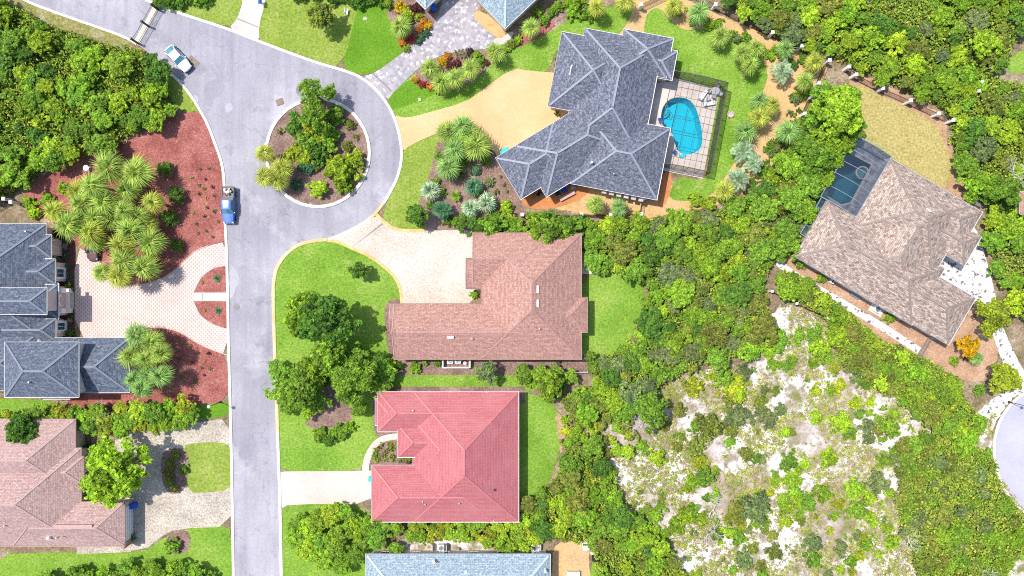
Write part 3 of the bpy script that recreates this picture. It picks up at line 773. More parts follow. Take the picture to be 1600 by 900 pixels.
# the slate-blue house on the street's west side
h1 = House("house", "slate-blue hipped house with bay windows beside the pink paver driveway", M["stucco_pink"], M["roof_slate_blue"], M["cap_blue"], M["trim_white"], (30, 470))
h1.block(-70, 350, 72, 531, 3.3, .55, wins={1: 2})
h1.block(10, 367, 80, 403, 3.3, .55)
h1.block(-10, 405, 86, 444, 3.3, .6)
h1.block(20, 443, 91, 498, 3.1, .28)
h1.block(-10, 498, 87, 532, 3.3, .6)
h1.block(-70, 450, 73, 491, 6.2, .5)
h1.block(8, 535, 123, 620, 6.0, .5, wins={1: 2})
h1.block(-60, 520, 60, 610, 3.3, .5)
h1.block(60, 528, 202, 613, 3.3, .5, wins={0: 1})
up = Vector((0, 0, 1))
def bay(h, px, py, wid, dep, win, z1=2.9, ang=0.0, n=1):
    """A bay that stands out of the wall with glass on its three sides and a sloped top."""
    c = P(px, py); d = Vector((0, 1, 0)); nr = Vector((1, 0, 0))
    hw = wid / 2; k = .35 * dep
    ring = [(-dep, -hw), (0, -hw + k), (0, hw - k), (-dep, hw)] if ang else [(-dep, -hw), (0, -hw), (0, hw), (-dep, hw)]
    V = [c + nr * x + d * y for x, y in ring] + [c + nr * x + d * y + up * z1 for x, y in ring] + [c + nr * (x * 1.0 - .35 if x == 0 else x) + d * y * .9 + up * (z1 + .35) for x, y in ring]
    F = [(0, 1, 5, 4), (1, 2, 6, 5), (2, 3, 7, 6), (4, 5, 9, 8), (5, 6, 10, 9), (6, 7, 11, 10), (8, 9, 10, 11)]
    b = h.mk("bay_window", V, F, M["trim_white"])
    fw = (wid - 2 * (k if ang else 0)) * .82
    for i in range(n):
        o = d * ((i + .5) / n - .5) * fw
        h.window(c + o + up * 1.65, d, nr, fw / n * .97, 1.9)
    if ang:
        for sgn in (-1, 1):
            p, q = c + nr * -dep + d * (sgn * hw), c + d * (sgn * (hw - k))
            dd = (q - p).normalized(); nn = Vector((dd.y, -dd.x, 0)) * (1 if sgn < 0 else -1)
            h.window((p + q) / 2 + up * 1.75, dd, nn, (q - p).length * .75, 1.9)
bay(h1, 96.5, 386, 2.3, .9, 2, n=2)
bay(h1, 104, 427, 2.7, 1.3, 2, ang=1)
bay(h1, 105.5, 509, 2.5, 1.3, 2, ang=1)
# entrance: arch between two white piers
for py in (454, 485):
    h1.box("entrance_pier", 108, py, 0, 1.3, .75, 0, 2.7, "trim_white")
v, f = tube_vf([P(110, 459) + up * 2.2 + Vector((0, -k * 2.0 + 1.0 - 1.0, 0)) + up * (.8 * math.sin(math.pi * k)) for k in [i / 10 for i in range(11)]], [.16] * 11, 6)
h1.mk("entrance_arch", v, f, M["trim_white"])
h1.box("front_door", 106, 469.5, 0, .12, 1.9, 0, 2.2, "window_glass", bev=0)
h1.box("porch_beam", 107, 469.5, 2.7, .5, 3.6, 2.7, 2.95, "stucco_pink")
h1.box("porch_step", 111, 469.5, 0, 1.0, 2.6, 0.05, .2, "concrete_cream")
h1.box("bay_wing", 88, 621, 2.6, 4.2, .7, 0, 2.6, "stucco_pink")
h1.box("bay_glass", 92, 623, 2.4, 2.0, .14, 1.2, 2.45, "window_glass", bev=0)
h1.pipe(42, 362, 4.6); h1.pipe(47, 597, 7.2)

# the mauve-brown house in the lower left
h2 = House("house", "mauve-brown hipped house with a white garage door behind the pebble driveway", M["stucco_tan"], M["roof_mauve"], M["cap_mauve"], M["trim_brown"], (60, 770))
h2.block(-90, 664, 115, 707, 3.0, .55, ends="hh", capw=.2, wins={1: 1})
h2.block(-50, 655, 118, 770, 3.0, .52, capw=.2)
h2.block(-40, 713, 131, 758, 3.05, .52, wins={1: 2}, capw=.2)
h2.block(-60, 700, 127, 853, 3.0, .52, capw=.2, wins={1: 1})
h2.block(-90, 740, 60, 853, 3.0, .5, capw=.2)
h2.block(20, 784, 195, 853, 3.0, .55, capw=.2)
q = P(208, 812)
v, f = box_vf((q.x, q.y, .05), .10, 5.2, 2.3, 0, 1, .02); gd = h2.mk("garage_door", v, f, M["alu_white"])
for k in range(3):
    v, f = box_vf((q.x + .055, q.y, .55 + k * .55), .03, 5.1, .03); h2.mk("door_groove", v, f, M["metal_grey"], gd)
h2.box("garage_pier", 206, 843, 0, .5, 1.0, 0, 2.6, "brick_wall")
for px, py in ((8, 766), (9, 821), (90, 840)): h2.pipe(px, py, 5.0)
h2.on_roof("roof_vent", 76, 840, 4.2, .5, .5, .35, "plastic_white")
h2.box("ridge_vent", 115, 822, 4.9, 5.6, .4, 4.7, 5.0, "cap_mauve")

# the grey house with the kidney pool
FA = frame_px((975, 46), 10.8)
h3 = House("house", "large grey hip-roofed house between the tan driveway and the kidney pool", M["stucco_tan"], M["roof_slate"], M["cap_slate"], M["trim_white"], (930, 190), FA)
h3.block(-60, 10, 64, 195, 3.2, .55, wins={2: 0}, axis='v')
h3.block(-94, 22, 20, 140, 3.2, .5, axis='u')
h3.block(0, 0, 78, 62, 3.2, .55, axis='v')
h3.block(20, 18, 88, 64, 3.1, .45)
h3.fr = frame_px((1047, 201), 10.8)
h3.block(-136, 0, 0, 113, 3.2, .52, wins={2: 5})
h3.fr = frame_px((775, 247), -31.3)
h3.block(0, 0, 104, 75, 3.2, .52, ends="hh", wins={2: 0})
h3.block(36, 0, 182, 92.5, 3.2, .52)
h3.fr = frame_px((905, 113), 10.8)
h3.block(-14, -8, 18, 6, 4.4, .6, ends="gh", over=.2, base=3.6, caps=False)
h3.pipe(925, 255, 5.2); h3.on_roof("roof_vent", 925, 254, 5.2, .35, .35, .3, "plastic_white"); h3.pipe(959, 272, 4.9)
h3.fr = ID
for k in range(6):
    px, py = 944 + k * 11.5, 299.5 + k * 2.5
    h3.box("window_awning", px, py, 2.3, .75, .6, 2.15, 2.4, "stone_grey", -R(10.8))

# the brown house in the middle
h4 = House("house", "brown shingled L-shaped house with a pebbled forecourt in the middle of the block", M["brick_wall"], M["roof_brown"], M["cap_brown"], M["trim_brown"], (780, 480))
h4.block(616, 475, 860, 561, 3.0, .5, ends="gh", capw=.2, wins={0: 3, 2: 4})
h4.block(610, 475, 640, 520, 2.96, .5, ends="gh", capw=.2, axis='u')
h4.block(752, 365, 908, 561, 3.0, .5, capw=.2, wins={1: 3})
h4.block(739, 364, 860, 447, 2.97, .5, ends="gh", capw=.2)
h4.block(728, 404, 790, 451, 2.94, .35, ends="gh", capw=.2, wins={3: 1})
h4.block(860, 465, 917, 519, 3.0, .5, capw=.2, wins={1: 2})
for px, py, rz in ((840, 452, 0), (840, 474, 0)): h4.on_roof("roof_vent", px, py, 6.25, .5, 1.3, .22, "stucco_pink", 0)
h4.on_roof("roof_vent", 704, 527, 4.8, 1.2, .5, .25, "stucco_pink")
h4.pipe(843, 514, 5.4); h4.pipe(738, 529, 4.7)

# the pink-roofed house
h5 = House("house", "pink-roofed house with white gutters at the end of a white driveway", M["stucco_cream"], M["roof_pink"], M["cap_pink"], M["trim_white"], (700, 715))
h5.block(646, 612, 810, 815, 3.0, .5, capw=.22, wins={1: 4})
h5.block(591, 612, 760, 674, 3.0, .5, capw=.22, wins={0: 4})
h5.block(587, 623, 640, 664, 2.8, .48, capw=.22, wins={3: 1})
h5.block(646, 655, 770, 743, 3.0, .5, capw=.22)
h5.block(622, 664, 730, 714, 3.05, .5, capw=.22)
h5.block(581, 727, 770, 815, 3.0, .5, capw=.22)
for px, py, z in ((646, 641, 4.2), (735, 650, 4.0), (661, 783, 4.6), (665, 787, 4.4), (718, 786, 4.6)): h5.pipe(px, py, z)
h5.on_roof("roof_vent", 773, 765, 4.6, .4, .4, .3, "metal_dark")

# the tan house in the wood
F6 = frame_px(_O6, 30.4)
h6 = House("house", "tan shingled house turned askew among the trees with a dark pool cage", M["stucco_grey"], M["roof_tan"], M["cap_tan"], M["trim_grey"], (1390, 395), F6)
h6.block(0, 0, 147, 125, 3.1, .5)
h6.block(60, 0, 166, 62, 3.1, .5)
h6.block(60, 34, 184, 86, 3.1, .5, wins={3: 0})
h6.block(-52, 106, 160, 207, 3.1, .5, wins={2: 5, 3: 0})
h6.block(40, 121, 225, 205, 3.1, .5, wins={2: 4})
h6.block(20, 20, 140, 190, 3.1, .45, axis='v')
h6.block(104, 60, 150, 129, 3.15, .5, axis='v')
h6.pipe(1450, 333, 5.2); h6.on_roof("roof_vent", 1449, 330, 5.2, 1.0, .6, .3, "plastic_white", -R(30)); h6.pipe(1480, 303, 4.0)
h6.on_roof("roof_vent", 1382, 422, 5.0, .45, .45, .3, "metal_dark")
# glazed sun room on the west corner
for k in range(3):
    px, py = 1248 + k * 6.2, 388 - k * 10.4
    h6.window(P(px, py) + up * 1.5, Vector((.5, .866, 0)), Vector((-.866, .5, 0)), .95, 2.4)
q = P(1253, 386)
v, f = box_vf((q.x + .5, q.y - .1, 0), 1.3, 4.6, 2.8, -R(30)); h6.mk("sun_room_wall", v, f, M["trim_white"])

# the pale blue-grey house at the bottom
h7 = House("house", "pale blue-grey shingled house cut off by the bottom edge", M["stucco_cream"], M["roof_pale_blue"], M["cap_pale"], M["trim_white"], (715, 920))
h7.block(572, 866, 859, 1010, 3.1, .45, wins={0: 6})
for px, py in ((678, 877), (728, 893), (852, 892)): h7.on_roof("roof_vent", px, py, 3.9, .35, .5, .35, "plastic_white")
h7.pipe(681, 878, 4.0)

# the blue-grey house at the top: two wings
h8 = House("house", "blue-grey shingled house with two wings above the grey cobbled driveway", M["stucco_cream"], M["roof_pale_blue"], M["cap_pale"], M["trim_white"], (740, -60), frame_px((789, 44.5), 46.5))
h8.block(-120, -130, 0, 0, 3.1, .5, wins={1: 0})
h8.block(-44, -70, -2, -46, 3.0, .4)
h8.fr = frame_px((664, 14), 46.5)
h8.block(-150, -110, 0, 0, 3.1, .5)

# a sliver of the next house beyond the right edge
h9 = House("house", "brown roof corner of a house past the rightmost trees", M["trim_white"], M["roof_brown"], M["cap_brown"], M["trim_white"], (1640, 340))
h9.block(1594, 300, 1690, 334, 3.0, .5, wins={3: 1})

# ------------------------------------------------------------------ pools and screen cages
def pool(name, label, outline, depth, zdeck, plaster, water, centre):
    c = P(*centre); off = (c.x, c.y, 0)
    root = empty(name, off); tag(root, label, "swimming pool")
    ring = [P(x, y) for x, y in outline]; n = len(ring); cc = sum(ring, Vector()) / n
    ins = [q + (cc - q).normalized() * .35 for q in ring]
    V = [Vector((q.x, q.y, zdeck)) for q in ring] + [Vector((q.x, q.y, -.25)) for q in ring] + [Vector((q.x, q.y, -depth)) for q in ins]
    F = []
    for k in range(2):
        for i in range(n):
            j = (i + 1) % n; F.append((k * n + j, k * n + i, (k + 1) * n + i, (k + 1) * n + j))
    F.append(tuple(range(2 * n, 3 * n)))
    mk("basin", V, F, plaster, root, off)
    wr = [q + (q - cc).normalized() * -.01 for q in ring]
    tris = tessellate_polygon([wr])
    mk("water", [(q.x, q.y, zdeck - .10) for q in wr], [tuple(t) for t in tris], water, root, off)
    # waterline tile and coping
    V, F = [], []
    for i, q in enumerate(ring):
        a, b = ring[i - 1], ring[(i + 1) % n]
        d = (b - a).normalized(); s_ = Vector((d.y, -d.x, 0))
        if s_.dot(q - cc) < 0: s_ = -s_
        for o, z in ((-.06, zdeck - .04), (-.06, zdeck + .035), (.26, zdeck + .035), (.30, zdeck - .03)):
            p = q + s_ * o; V.append((p.x, p.y, z))
    for i in range(n):
        j = (i + 1) % n
        for k in range(3): F.append((i * 4 + k, i * 4 + k + 1, j * 4 + k + 1, j * 4 + k))
    return root, off, V, F, ring, cc

DECK3 = [(1050, 121), (1124, 140), (1098, 279), (1010, 262), (1018, 130), (1046, 128)]
sheet("pool_deck", DECK3, 0.12, M["deck"], it=0, holes=[KIDNEY])
root, off, V, F, ring, cc = pool("swimming_pool", "bright turquoise kidney-shaped pool inside the pale screen cage", KIDNEY, 1.7, .12, M["pool_plaster"], M["pool_water"], (1065, 200))
mk("coping", V, F, M["concrete_white"], root, off)
for k, rr in enumerate((1.0, 1.5)):       # corner entry steps under water
    q = P(1036, 172)
    v, f = lathe_vf([(rr * .72, -.9), (rr * .72, -.28 - .22 * k), (rr * .6, -.27 - .22 * k)], 24, (q.x + .25, q.y + .1, -.75))
    mk("pool_step", v, f, M["pool_plaster"], root, off)
for px in (1037, 1041):                         # hand rail
    q = P(px, 171)
    v, f = tube_vf([q + Vector((0, .5, .1)), q + Vector((0, .45, .9)), q + Vector((.1, 0, 1.0)), q + Vector((.25, -.7, .4)), q + Vector((.3, -.9, -.3))], [.035] * 5, 6)
    mk("hand_rail", v, f, M["metal_grey"], root, off)

DECK6 = [loc6(2, 2), loc6(-4, 96), loc6(-14, 106), loc6(-56, 106), loc6(-58, 130), loc6(-66, 128), loc6(-66, -2)]
sheet("pool_deck", DECK6, 0.10, M["deck_dark"], it=0, holes=[POOL6])
root, off, V, F, ring, cc = pool("swimming_pool", "dark teal angular pool with a round spa under the dark cage", POOL6, 1.6, .10, M["pool_plaster_dark"], M["pool_water_dark"], (1325, 285))
mk("coping", V, F, M["concrete_white"], root, off)
q = P(1347, 270)
v, f = lathe_vf([(1.05, -1.5), (1.05, .16), (.85, .17), (.85, -.5), (.2, -.52)], 28, (q.x, q.y, 0))
mk("spa_tub", v, f, M["deck"], root, off)

def cage(name, label, corners, h, nu, nv, mat_bar, mat_roof, mat_wall, walls, bw=.085, every=1):
    """A screened pool enclosure: corners are the roof corners as they show, given at height h."""
    T = [P(x, y, h) for x, y in corners]; c = sum(T, Vector()) / 4; off = (c.x, c.y, 0)
    root = empty(name, off); tag(root, label, "pool cage")
    def at(u, v): return T[0].lerp(T[1], u).lerp(T[3].lerp(T[2], u), v)
    rise = lambda u, v: .35 * math.sin(math.pi * u)
    G = [[at(i / nu, j / nv) + up * rise(i / nu, j / nv) for j in range(nv + 1)] for i in range(nu + 1)]
    for j in range(nv + 1):
        for i in range(nu):
            v, f = beam_vf(G[i][j], G[i + 1][j], bw * (1.7 if j in (0, nv) else 1), bw * 1.6); mk("beam", v, f, mat_bar, root, off)
    for i in range(0, nu + 1, every):
        for j in range(nv):
            v, f = beam_vf(G[i][j] - up * .01, G[i][j + 1] - up * .01, bw * (1.7 if i in (0, nu) else .7), bw); mk("purlin", v, f, mat_bar, root, off)
    for i in range(nu):
        for j in range(nv):
            mk("roof_screen", [G[i][j], G[i + 1][j], G[i + 1][j + 1], G[i][j + 1]], [(0, 1, 2, 3)], mat_roof, root, off)
    edges = {0: [G[i][0] for i in range(nu + 1)], 1: [G[nu][j] for j in range(nv + 1)], 2: [G[i][nv] for i in range(nu, -1, -1)], 3: [G[0][j] for j in range(nv, -1, -1)]}
    for w in walls:
        E = edges[w]
        for k, p in enumerate(E):
            b = Vector((p.x, p.y, .1)); v, f = beam_vf(b, p, bw); mk("post", v, f, mat_bar, root, off)
            if k:
                p0 = E[k - 1]; b0 = Vector((p0.x, p0.y, .1))
                mk("wall_screen", [b0, b, p, p0], [(0, 1, 2, 3)], mat_wall, root, off)
                for z in (.15, 1.0):
                    v, f = beam_vf(Vector((p0.x, p0.y, z)), Vector((p.x, p.y, z)), bw * .7); mk("rail", v, f, mat_bar, root, off)
    return root
cage("pool_cage", "pale-deck screen cage of dark bars over the kidney pool", [(1053, 110), (1138, 129), (1111, 269), (1022, 252)], 3.1, 5, 6, M["metal_bronze"], M["screen_roof"], M["screen_wall"], (0, 1, 2), .055)
F6c = lambda u, v: loc6(u, v)
cage("pool_cage", "dark blue screen cage with pale bars beside the tan house", [loc6(-64, -4), loc6(0, -4), loc6(0, 106), loc6(-64, 106)], 3.1, 4, 5, M["alu_blue"], M["screen_dark"], M["screen_dark"], (0, 3), .065, 4)
cage("lanai_screen", "narrow screened strip along the tan house's shaded west wall", [loc6(-62, 106), loc6(-53, 106), loc6(-53, 172), loc6(-62, 172)], 2.9, 1, 4, M["alu_blue"], M["screen_dark"], M["screen_dark"], (0, 3, 2), .07)

# ------------------------------------------------------------------ fences and the road gate
def fence(label, posts, h=1.7, post_mat="post_white", bar="metal_dark", ps=.42, cat="fence", pick=.13, name="picket_fence", skip=(), ph=None):
    W = [P(x, y) for x, y in posts]; c = W[0]; off = (c.x, c.y, 0)
    root = empty(name, off); tag(root, label, cat)
    for k, p in enumerate(W):
        if k in skip: continue
        hh = (ph or h + .15)
        v, f = box_vf((p.x, p.y, 0), ps, ps, hh, 0, 1, .02)
        v2, f2 = box_vf((p.x, p.y, hh), ps + .12, ps + .12, .12, 0, .6, .02)
        po = mk("post", v, f, M[post_mat], root, off); mk("post_cap", v2, f2, M[post_mat], po, off)
    for k in range(len(W) - 1):
        a, b = W[k], W[k + 1]; d = (b - a); L = d.length; d.normalize()
        n = max(2, int(L / pick)); parts = []
        for i in range(1, n):
            p = a + d * (L * i / n)
            parts.append(box_vf((p.x, p.y, .05), .03, .03, h - .05, math.atan2(d.y, d.x)))
        V, F = merge(*parts)
        pk = mk("pickets", V, F, M[bar], root, off); pk["kind"] = "stuff"
        for z in (.25, h - .12):
            v, f = beam_vf(a + up * z, b + up * z, .05, .06); mk("rail", v, f, M[bar], root, off)
    return root
fence("black picket fence with white posts along the sandy palm garden's upper edge", [(999, 14), (1050, -10)], 1.8)
fence("black picket fence with white posts between the palms and the upper wood", [(1072, -6), (1113, 14), (1157, 36), (1201, 57), (1245, 78), (1288, 100), (1272, 135)], 1.8)
fence("short black fence run with one white post beside the round oak above the palms", [(1262, 156), (1250, 182)], 1.8)
fence("black picket fence with white posts along the dry lawn's upper edge", [(1318, 110), (1329, 122), (1370, 143), (1413, 162), (1456, 182), (1478, 192)], 1.8)
fence("weathered grey fence running through the trees in the top right corner", [(1570, 40), (1556, 70), (1543, 95), (1534, 112)], 1.8, "metal_grey", "metal_dark", .2)
fence("lone white post with a short dark fence run left of the rightmost trees", [(1522, 134), (1517, 147)], 1.8)
fence("fence with white posts along the hedge below the grey house", [(816, 337), (861, 338), (907, 337), (952, 337), (999, 336)], 1.6)
fence("dark cross fence from the grey house's lower corner to the white post", [(999, 336), (1003, 312)], 1.5, skip=(0,))
fence("white-railed fence below the tan house's side path, scrub side", [(1202, 455), (1240, 474), (1288, 496), (1300, 502)], 1.2, "post_white", "metal_dark", .3)
fence("low fence with white end post below the tan house's last window", [(1352, 522), (1384, 538), (1408, 549), (1432, 558)], 1.2, "post_white", "metal_dark", .3, skip=(0, 1, 2))
fence("grey picket gate from the white end post up to the tan house", [(1432, 556), (1449, 527)], 1.6, "metal_grey", "metal_grey", .14, cat="gate", name="garden_gate")
fence("dark gate at the lower right corner of the brown house", [(869, 563), (871, 579)], 1.6, "metal_dark", "metal_dark", .16, cat="gate", name="garden_gate", pick=.08)
fence("white picket fence behind the brown house's lower right corner", [(876, 581), (921, 581)], 1.3, "post_white", "alu_white", .2)
fence("dark fence with a white post beside the slate-blue house's top corner", [(-12, 331), (19, 313), (30, 318)], 1.8, skip=(0,))
# the gate across the road
fence("tall dark metal gate standing closed across the road", [(247, 15), (240, 27), (232, 41), (225, 54), (216, 68)], 2.0, "metal_dark", "metal_dark", .26, cat="gate", name="road_gate", pick=.16, skip=(1, 3))
sheet("gate_threshold", [(240, 9), (247, 13), (216, 71), (209, 66)], 0.036, M["concrete_cream"], it=0)

# ------------------------------------------------------------------ cars
def loft(rings):
    n = len(rings[0]); V = []; F = []
    for r_ in rings: V += r_
    for k in range(len(rings) - 1):
        for i in range(n):
            j = (i + 1) % n; F.append((k * n + i, k * n + j, (k + 1) * n + j, (k + 1) * n + i))
    F.append(tuple(range((len(rings) - 1) * n, len(rings) * n))); F.append(tuple(range(n - 1, -1, -1)))
    return V, F

def plan(x0, x1, hw, z, nose=.35, tail=.2, n=40, sq=4.0, slope=0.0):
    """A rounded car outline seen from above, nose towards +x."""
    pts = []
    cx, hl = (x0 + x1) / 2, (x1 - x0) / 2
    for k in range(n):
        a = 2 * math.pi * k / n; c, s_ = math.cos(a), math.sin(a)
        e = sq if c < 0 else sq * .8
        x = math.copysign(abs(c) ** (2 / e), c); y = math.copysign(abs(s_) ** (2 / 5.0), s_)
        w = hw * (1 - (nose * .35 * max(0, x) ** 4) - (tail * .3 * max(0, -x) ** 4))
        pts.append((cx + x * hl, y * w, z - slope * max(0, x - .1)))
    return pts

def wheel(root, x, y, r=.34, w=.22):
    s_ = 1 if y > 0 else -1
    v, f = lathe_vf([(r * .55, -w / 2), (r * .95, -w / 2), (r, -w / 2 + .04), (r, w / 2 - .04), (r * .95, w / 2), (r * .55, w / 2)], 20)
    v = [(x + a, y + c, r + b) for a, b, c in v]
    t = mk("wheel", v, f, M["rubber"], root)
    v, f = lathe_vf([(r * .5, -.02), (r * .56, .02), (r * .2, .03)], 14)
    v = [(x + a, y + s_ * (w / 2 + c), r + b) for a, b, c in v]
    mk("rim", v, f, M["metal_grey"], t)

def car(name, label, cat, px, py, ang, L, W_, Hh, paintm, glass, hood=.27, cabin=(-.36, .2), roof=(-.24, .08), lower=None, belt=.92, bed=False):
    root = empty(name, P(px, py), R(ang)); root.location.z = .03; tag(root, label, cat)
    x0, x1, hw = -L / 2, L / 2, W_ / 2
    rings = [plan(x0 + .12, x1 - .12, hw - .05, .22), plan(x0 + .03, x1 - .03, hw, .42), plan(x0, x1, hw, .62), plan(x0 + .05, x1 - .06, hw - .02, belt - .1, slope=.05), plan(x0 + .16, x1 - .22, hw - .1, belt, slope=.10)]
    v, f = loft(rings); mk("body", v, f, lower or paintm, root, smooth=False)
    # hood and boot lids: slightly raised painted panels
    def lid(name_, xa, xb, w, z, m_, dz=.0, crown=.05):
        V, F = [], []; nx, ny = 6, 8
        for i in range(nx + 1):
            for j in range(ny + 1):
                t, u = i / nx, j / ny * 2 - 1
                ww = w * (1 - .12 * (t if xb > xa else 1 - t) ** 3)
                V.append((xa + (xb - xa) * t, u * ww, z + crown * (1 - u * u) - dz * t))
        for i in range(nx):
            for j in range(ny):
                F.append((i * (ny + 1) + j, (i + 1) * (ny + 1) + j, (i + 1) * (ny + 1) + j + 1, i * (ny + 1) + j + 1))
        return mk(name_, V, F, m_, root, smooth=True)
    c0, c1 = cabin[0] * L, cabin[1] * L; r0, r1 = roof[0] * L, roof[1] * L
    lid("hood", c1 + .02, x1 - .28, hw - .16, belt + .015, paintm, .10)
    if not bed: lid("boot_lid", c0 - .02, x0 + .14, hw - .2, belt + .015, paintm, .06)
    bw, rw, zb = hw - .07, hw - .27, belt - .02
    B = [(c0, -bw, zb), (c1, -bw, zb), (c1, bw, zb), (c0, bw, zb)]
    c1m = c1 + .16
    T = [(r0, -rw, Hh - .05), (r1, -rw, Hh - .05), (r1, rw, Hh - .05), (r0, rw, Hh - .05)]
    def pane(nm, a, b, c, d, bulge, m_):
        V, F = [], []; n = 6
        a, b, c, d = map(Vector, (a, b, c, d))
        for i in range(n + 1):
            for j in range(n + 1):
                t, u = i / n, j / n
                p = a.lerp(b, t).lerp(d.lerp(c, t), u)
                p = p + Vector(bulge) * (4 * t * (1 - t))
                V.append(p)
        for i in range(n):
            for j in range(n): F.append((i * (n + 1) + j, (i + 1) * (n + 1) + j, (i + 1) * (n + 1) + j + 1, i * (n + 1) + j + 1))
        return mk(nm, V, F, m_, root, smooth=True)
    pane("windscreen", B[1], B[2], T[2], T[1], (.14, 0, 0), glass)
    pane("rear_window", B[0], B[3], T[3], T[0], (-.06, 0, 0), glass)
    pane("side_window", B[0], B[1], T[1], T[0], (0, -.02, 0), M["car_glass"])
    pane("side_window", B[3], B[2], T[2], T[3], (0, .02, 0), M["car_glass"])
    V, F = [], []; nx, ny = 6, 8
    for i in range(nx + 1):
        for j in range(ny + 1):
            t, u = i / nx, j / ny * 2 - 1
            V.append((r0 - .06 + (r1 - r0 + .12 + .06 * (1 - u * u)) * t, u * (rw + .04), Hh - .055 + .07 * (1 - u ** 4) * (1 - (2 * t - 1) ** 4 * .4)))
    for i in range(nx):
        for j in range(ny): F.append((i * (ny + 1) + j, (i + 1) * (ny + 1) + j, (i + 1) * (ny + 1) + j + 1, i * (ny + 1) + j + 1))
    mk("roof", V, F, paintm, root, smooth=True)
    for s_ in (-1, 1):
        for a, b in ((B[1], T[1]), (B[0], T[0])):
            v, f = beam_vf((a[0], s_ * abs(a[1]), a[2]), (b[0], s_ * abs(b[1]), b[2]), .07); mk("pillar", v, f, paintm, root)
        v, f = box_vf((c1 - .1, s_ * (hw + .09), belt), .14, .2, .14, 0, .8, .02); mk("mirror", v, f, paintm, root)
        v, f = box_vf((x1 - .27, s_ * (hw - .33), belt - .26), .34, .36, .14, s_ * -.3, .8, .03); mk("headlight", v, f, M["head_light"], root)
        v, f = box_vf((x0 + .11, s_ * (hw - .24), belt - .28), .16, .32, .2, 0, .9, .02); mk("tail_light", v, f, M["tail_light"], root)
        for xx in (x0 + .19 * L, x1 - .18 * L): wheel(root, xx, s_ * (hw - .1))
    v, f = box_vf((x1 - .06, 0, .35), .14, W_ * .8, .2, 0, .95, .03); mk("front_bumper", v, f, M["plastic_black"] if not bed else M["metal_grey"], root)
    v, f = box_vf((x0 + .04, 0, .35), .14, W_ * .85, .2, 0, .95, .03); mk("rear_bumper", v, f, M["plastic_black"] if not bed else M["metal_grey"], root)
    return root, belt
car("parked_car", "white sedan with teal rear window parked by the leafy kerb", "car", 282, 94, -47, 4.8, 1.9, 1.48, M["paint_white"], M["car_glass_teal"], cabin=(-.43, .17), roof=(-.22, .03), lower=M["paint_side_shade"])
# sedan body: shade of its sides put into the colour, greyer than the bonnet
truck, tb = car("pickup_truck", "blue pickup truck with a loaded bed parked by the red mulch bed", "pickup", 360.5, 322, -90, 5.75, 1.98, 1.88, M["paint_blue"], M["car_glass_teal"], cabin=(-.12, .22), roof=(-.10, .11), belt=1.08, bed=True)
L = 5.75
for s_ in (-1, 1):
    v, f = box_vf((-L * .33, s_ * .90, .6), 1.95, .10, .62, 0, 1, .02); mk("bed_side", v, f, M["bed_grey"], truck)
v, f = box_vf((-L / 2 + .06, 0, .6), .09, 1.74, .60, 0, 1, .02); mk("tailgate", v, f, M["bed_grey"], truck)
v, f = box_vf((-L * .33 - .1, 0, 1.082), 1.95, 1.70, .02, 0, 1, 0); mk("bed_floor", v, f, M["metal_dark"], truck)
v, f = box_vf((-L * .165, 0, 1.0), .52, 1.9, .34, 0, .95, .04); mk("tool_box", v, f, M["bed_grey"], truck)
cargo = [("paint_can", .0, .1, .18, "plastic_white"), ("paint_can", -.35, -.4, .17, "plastic_white"), ("bucket", .28, -.35, .2, "cargo_red"), ("bucket", .3, .2, .16, "cargo_green"), ("bucket", -.1, .5, .18, "stone_pink"), ("bucket", -.45, .25, .2, "stone_grey")]
tl = truck.location
words_c = ["white bucket in the middle of the pickup's bed", "white bucket by the pickup's tailgate", "red bucket behind the pickup's tool box", "green bucket beside the red one in the pickup's bed", "pink bucket against the side of the pickup's bed", "grey bucket in the tailgate corner of the pickup's bed"]
for k, (nm, dx, dy, r_, m_) in enumerate(cargo):
    lx, ly = -L * .35 + dx, dy
    p = Vector((tl.x + ly, tl.y - lx, 1.15))
    v, f = lathe_vf([(r_ * .8, 0), (r_, .34), (r_ * 1.06, .35), (r_ * 1.06, .38), (r_ * .9, .38), (r_ * .85, .3), (.02, .3)], 14)
    o = mk("bucket", v, f, M[m_]); o.location = p
    tag(o, words_c[k], "bucket", "buckets in the pickup's bed")
v, f = box_vf((0, 0, 0), .9, .7, .22, .3, .9, .06); o = mk("tarp_bundle", v, f, M["cushion_white"]); o.location = (tl.x - .1, tl.y + L * .33, 1.14)
tag(o, "crumpled white tarp lying in the pickup's bed", "tarp")
car("parked_car", "dark maroon car half hidden under the palms on the paver driveway", "car", 147.5, 386, -84, 4.4, 1.8, 1.45, M["paint_maroon"], M["car_glass"])

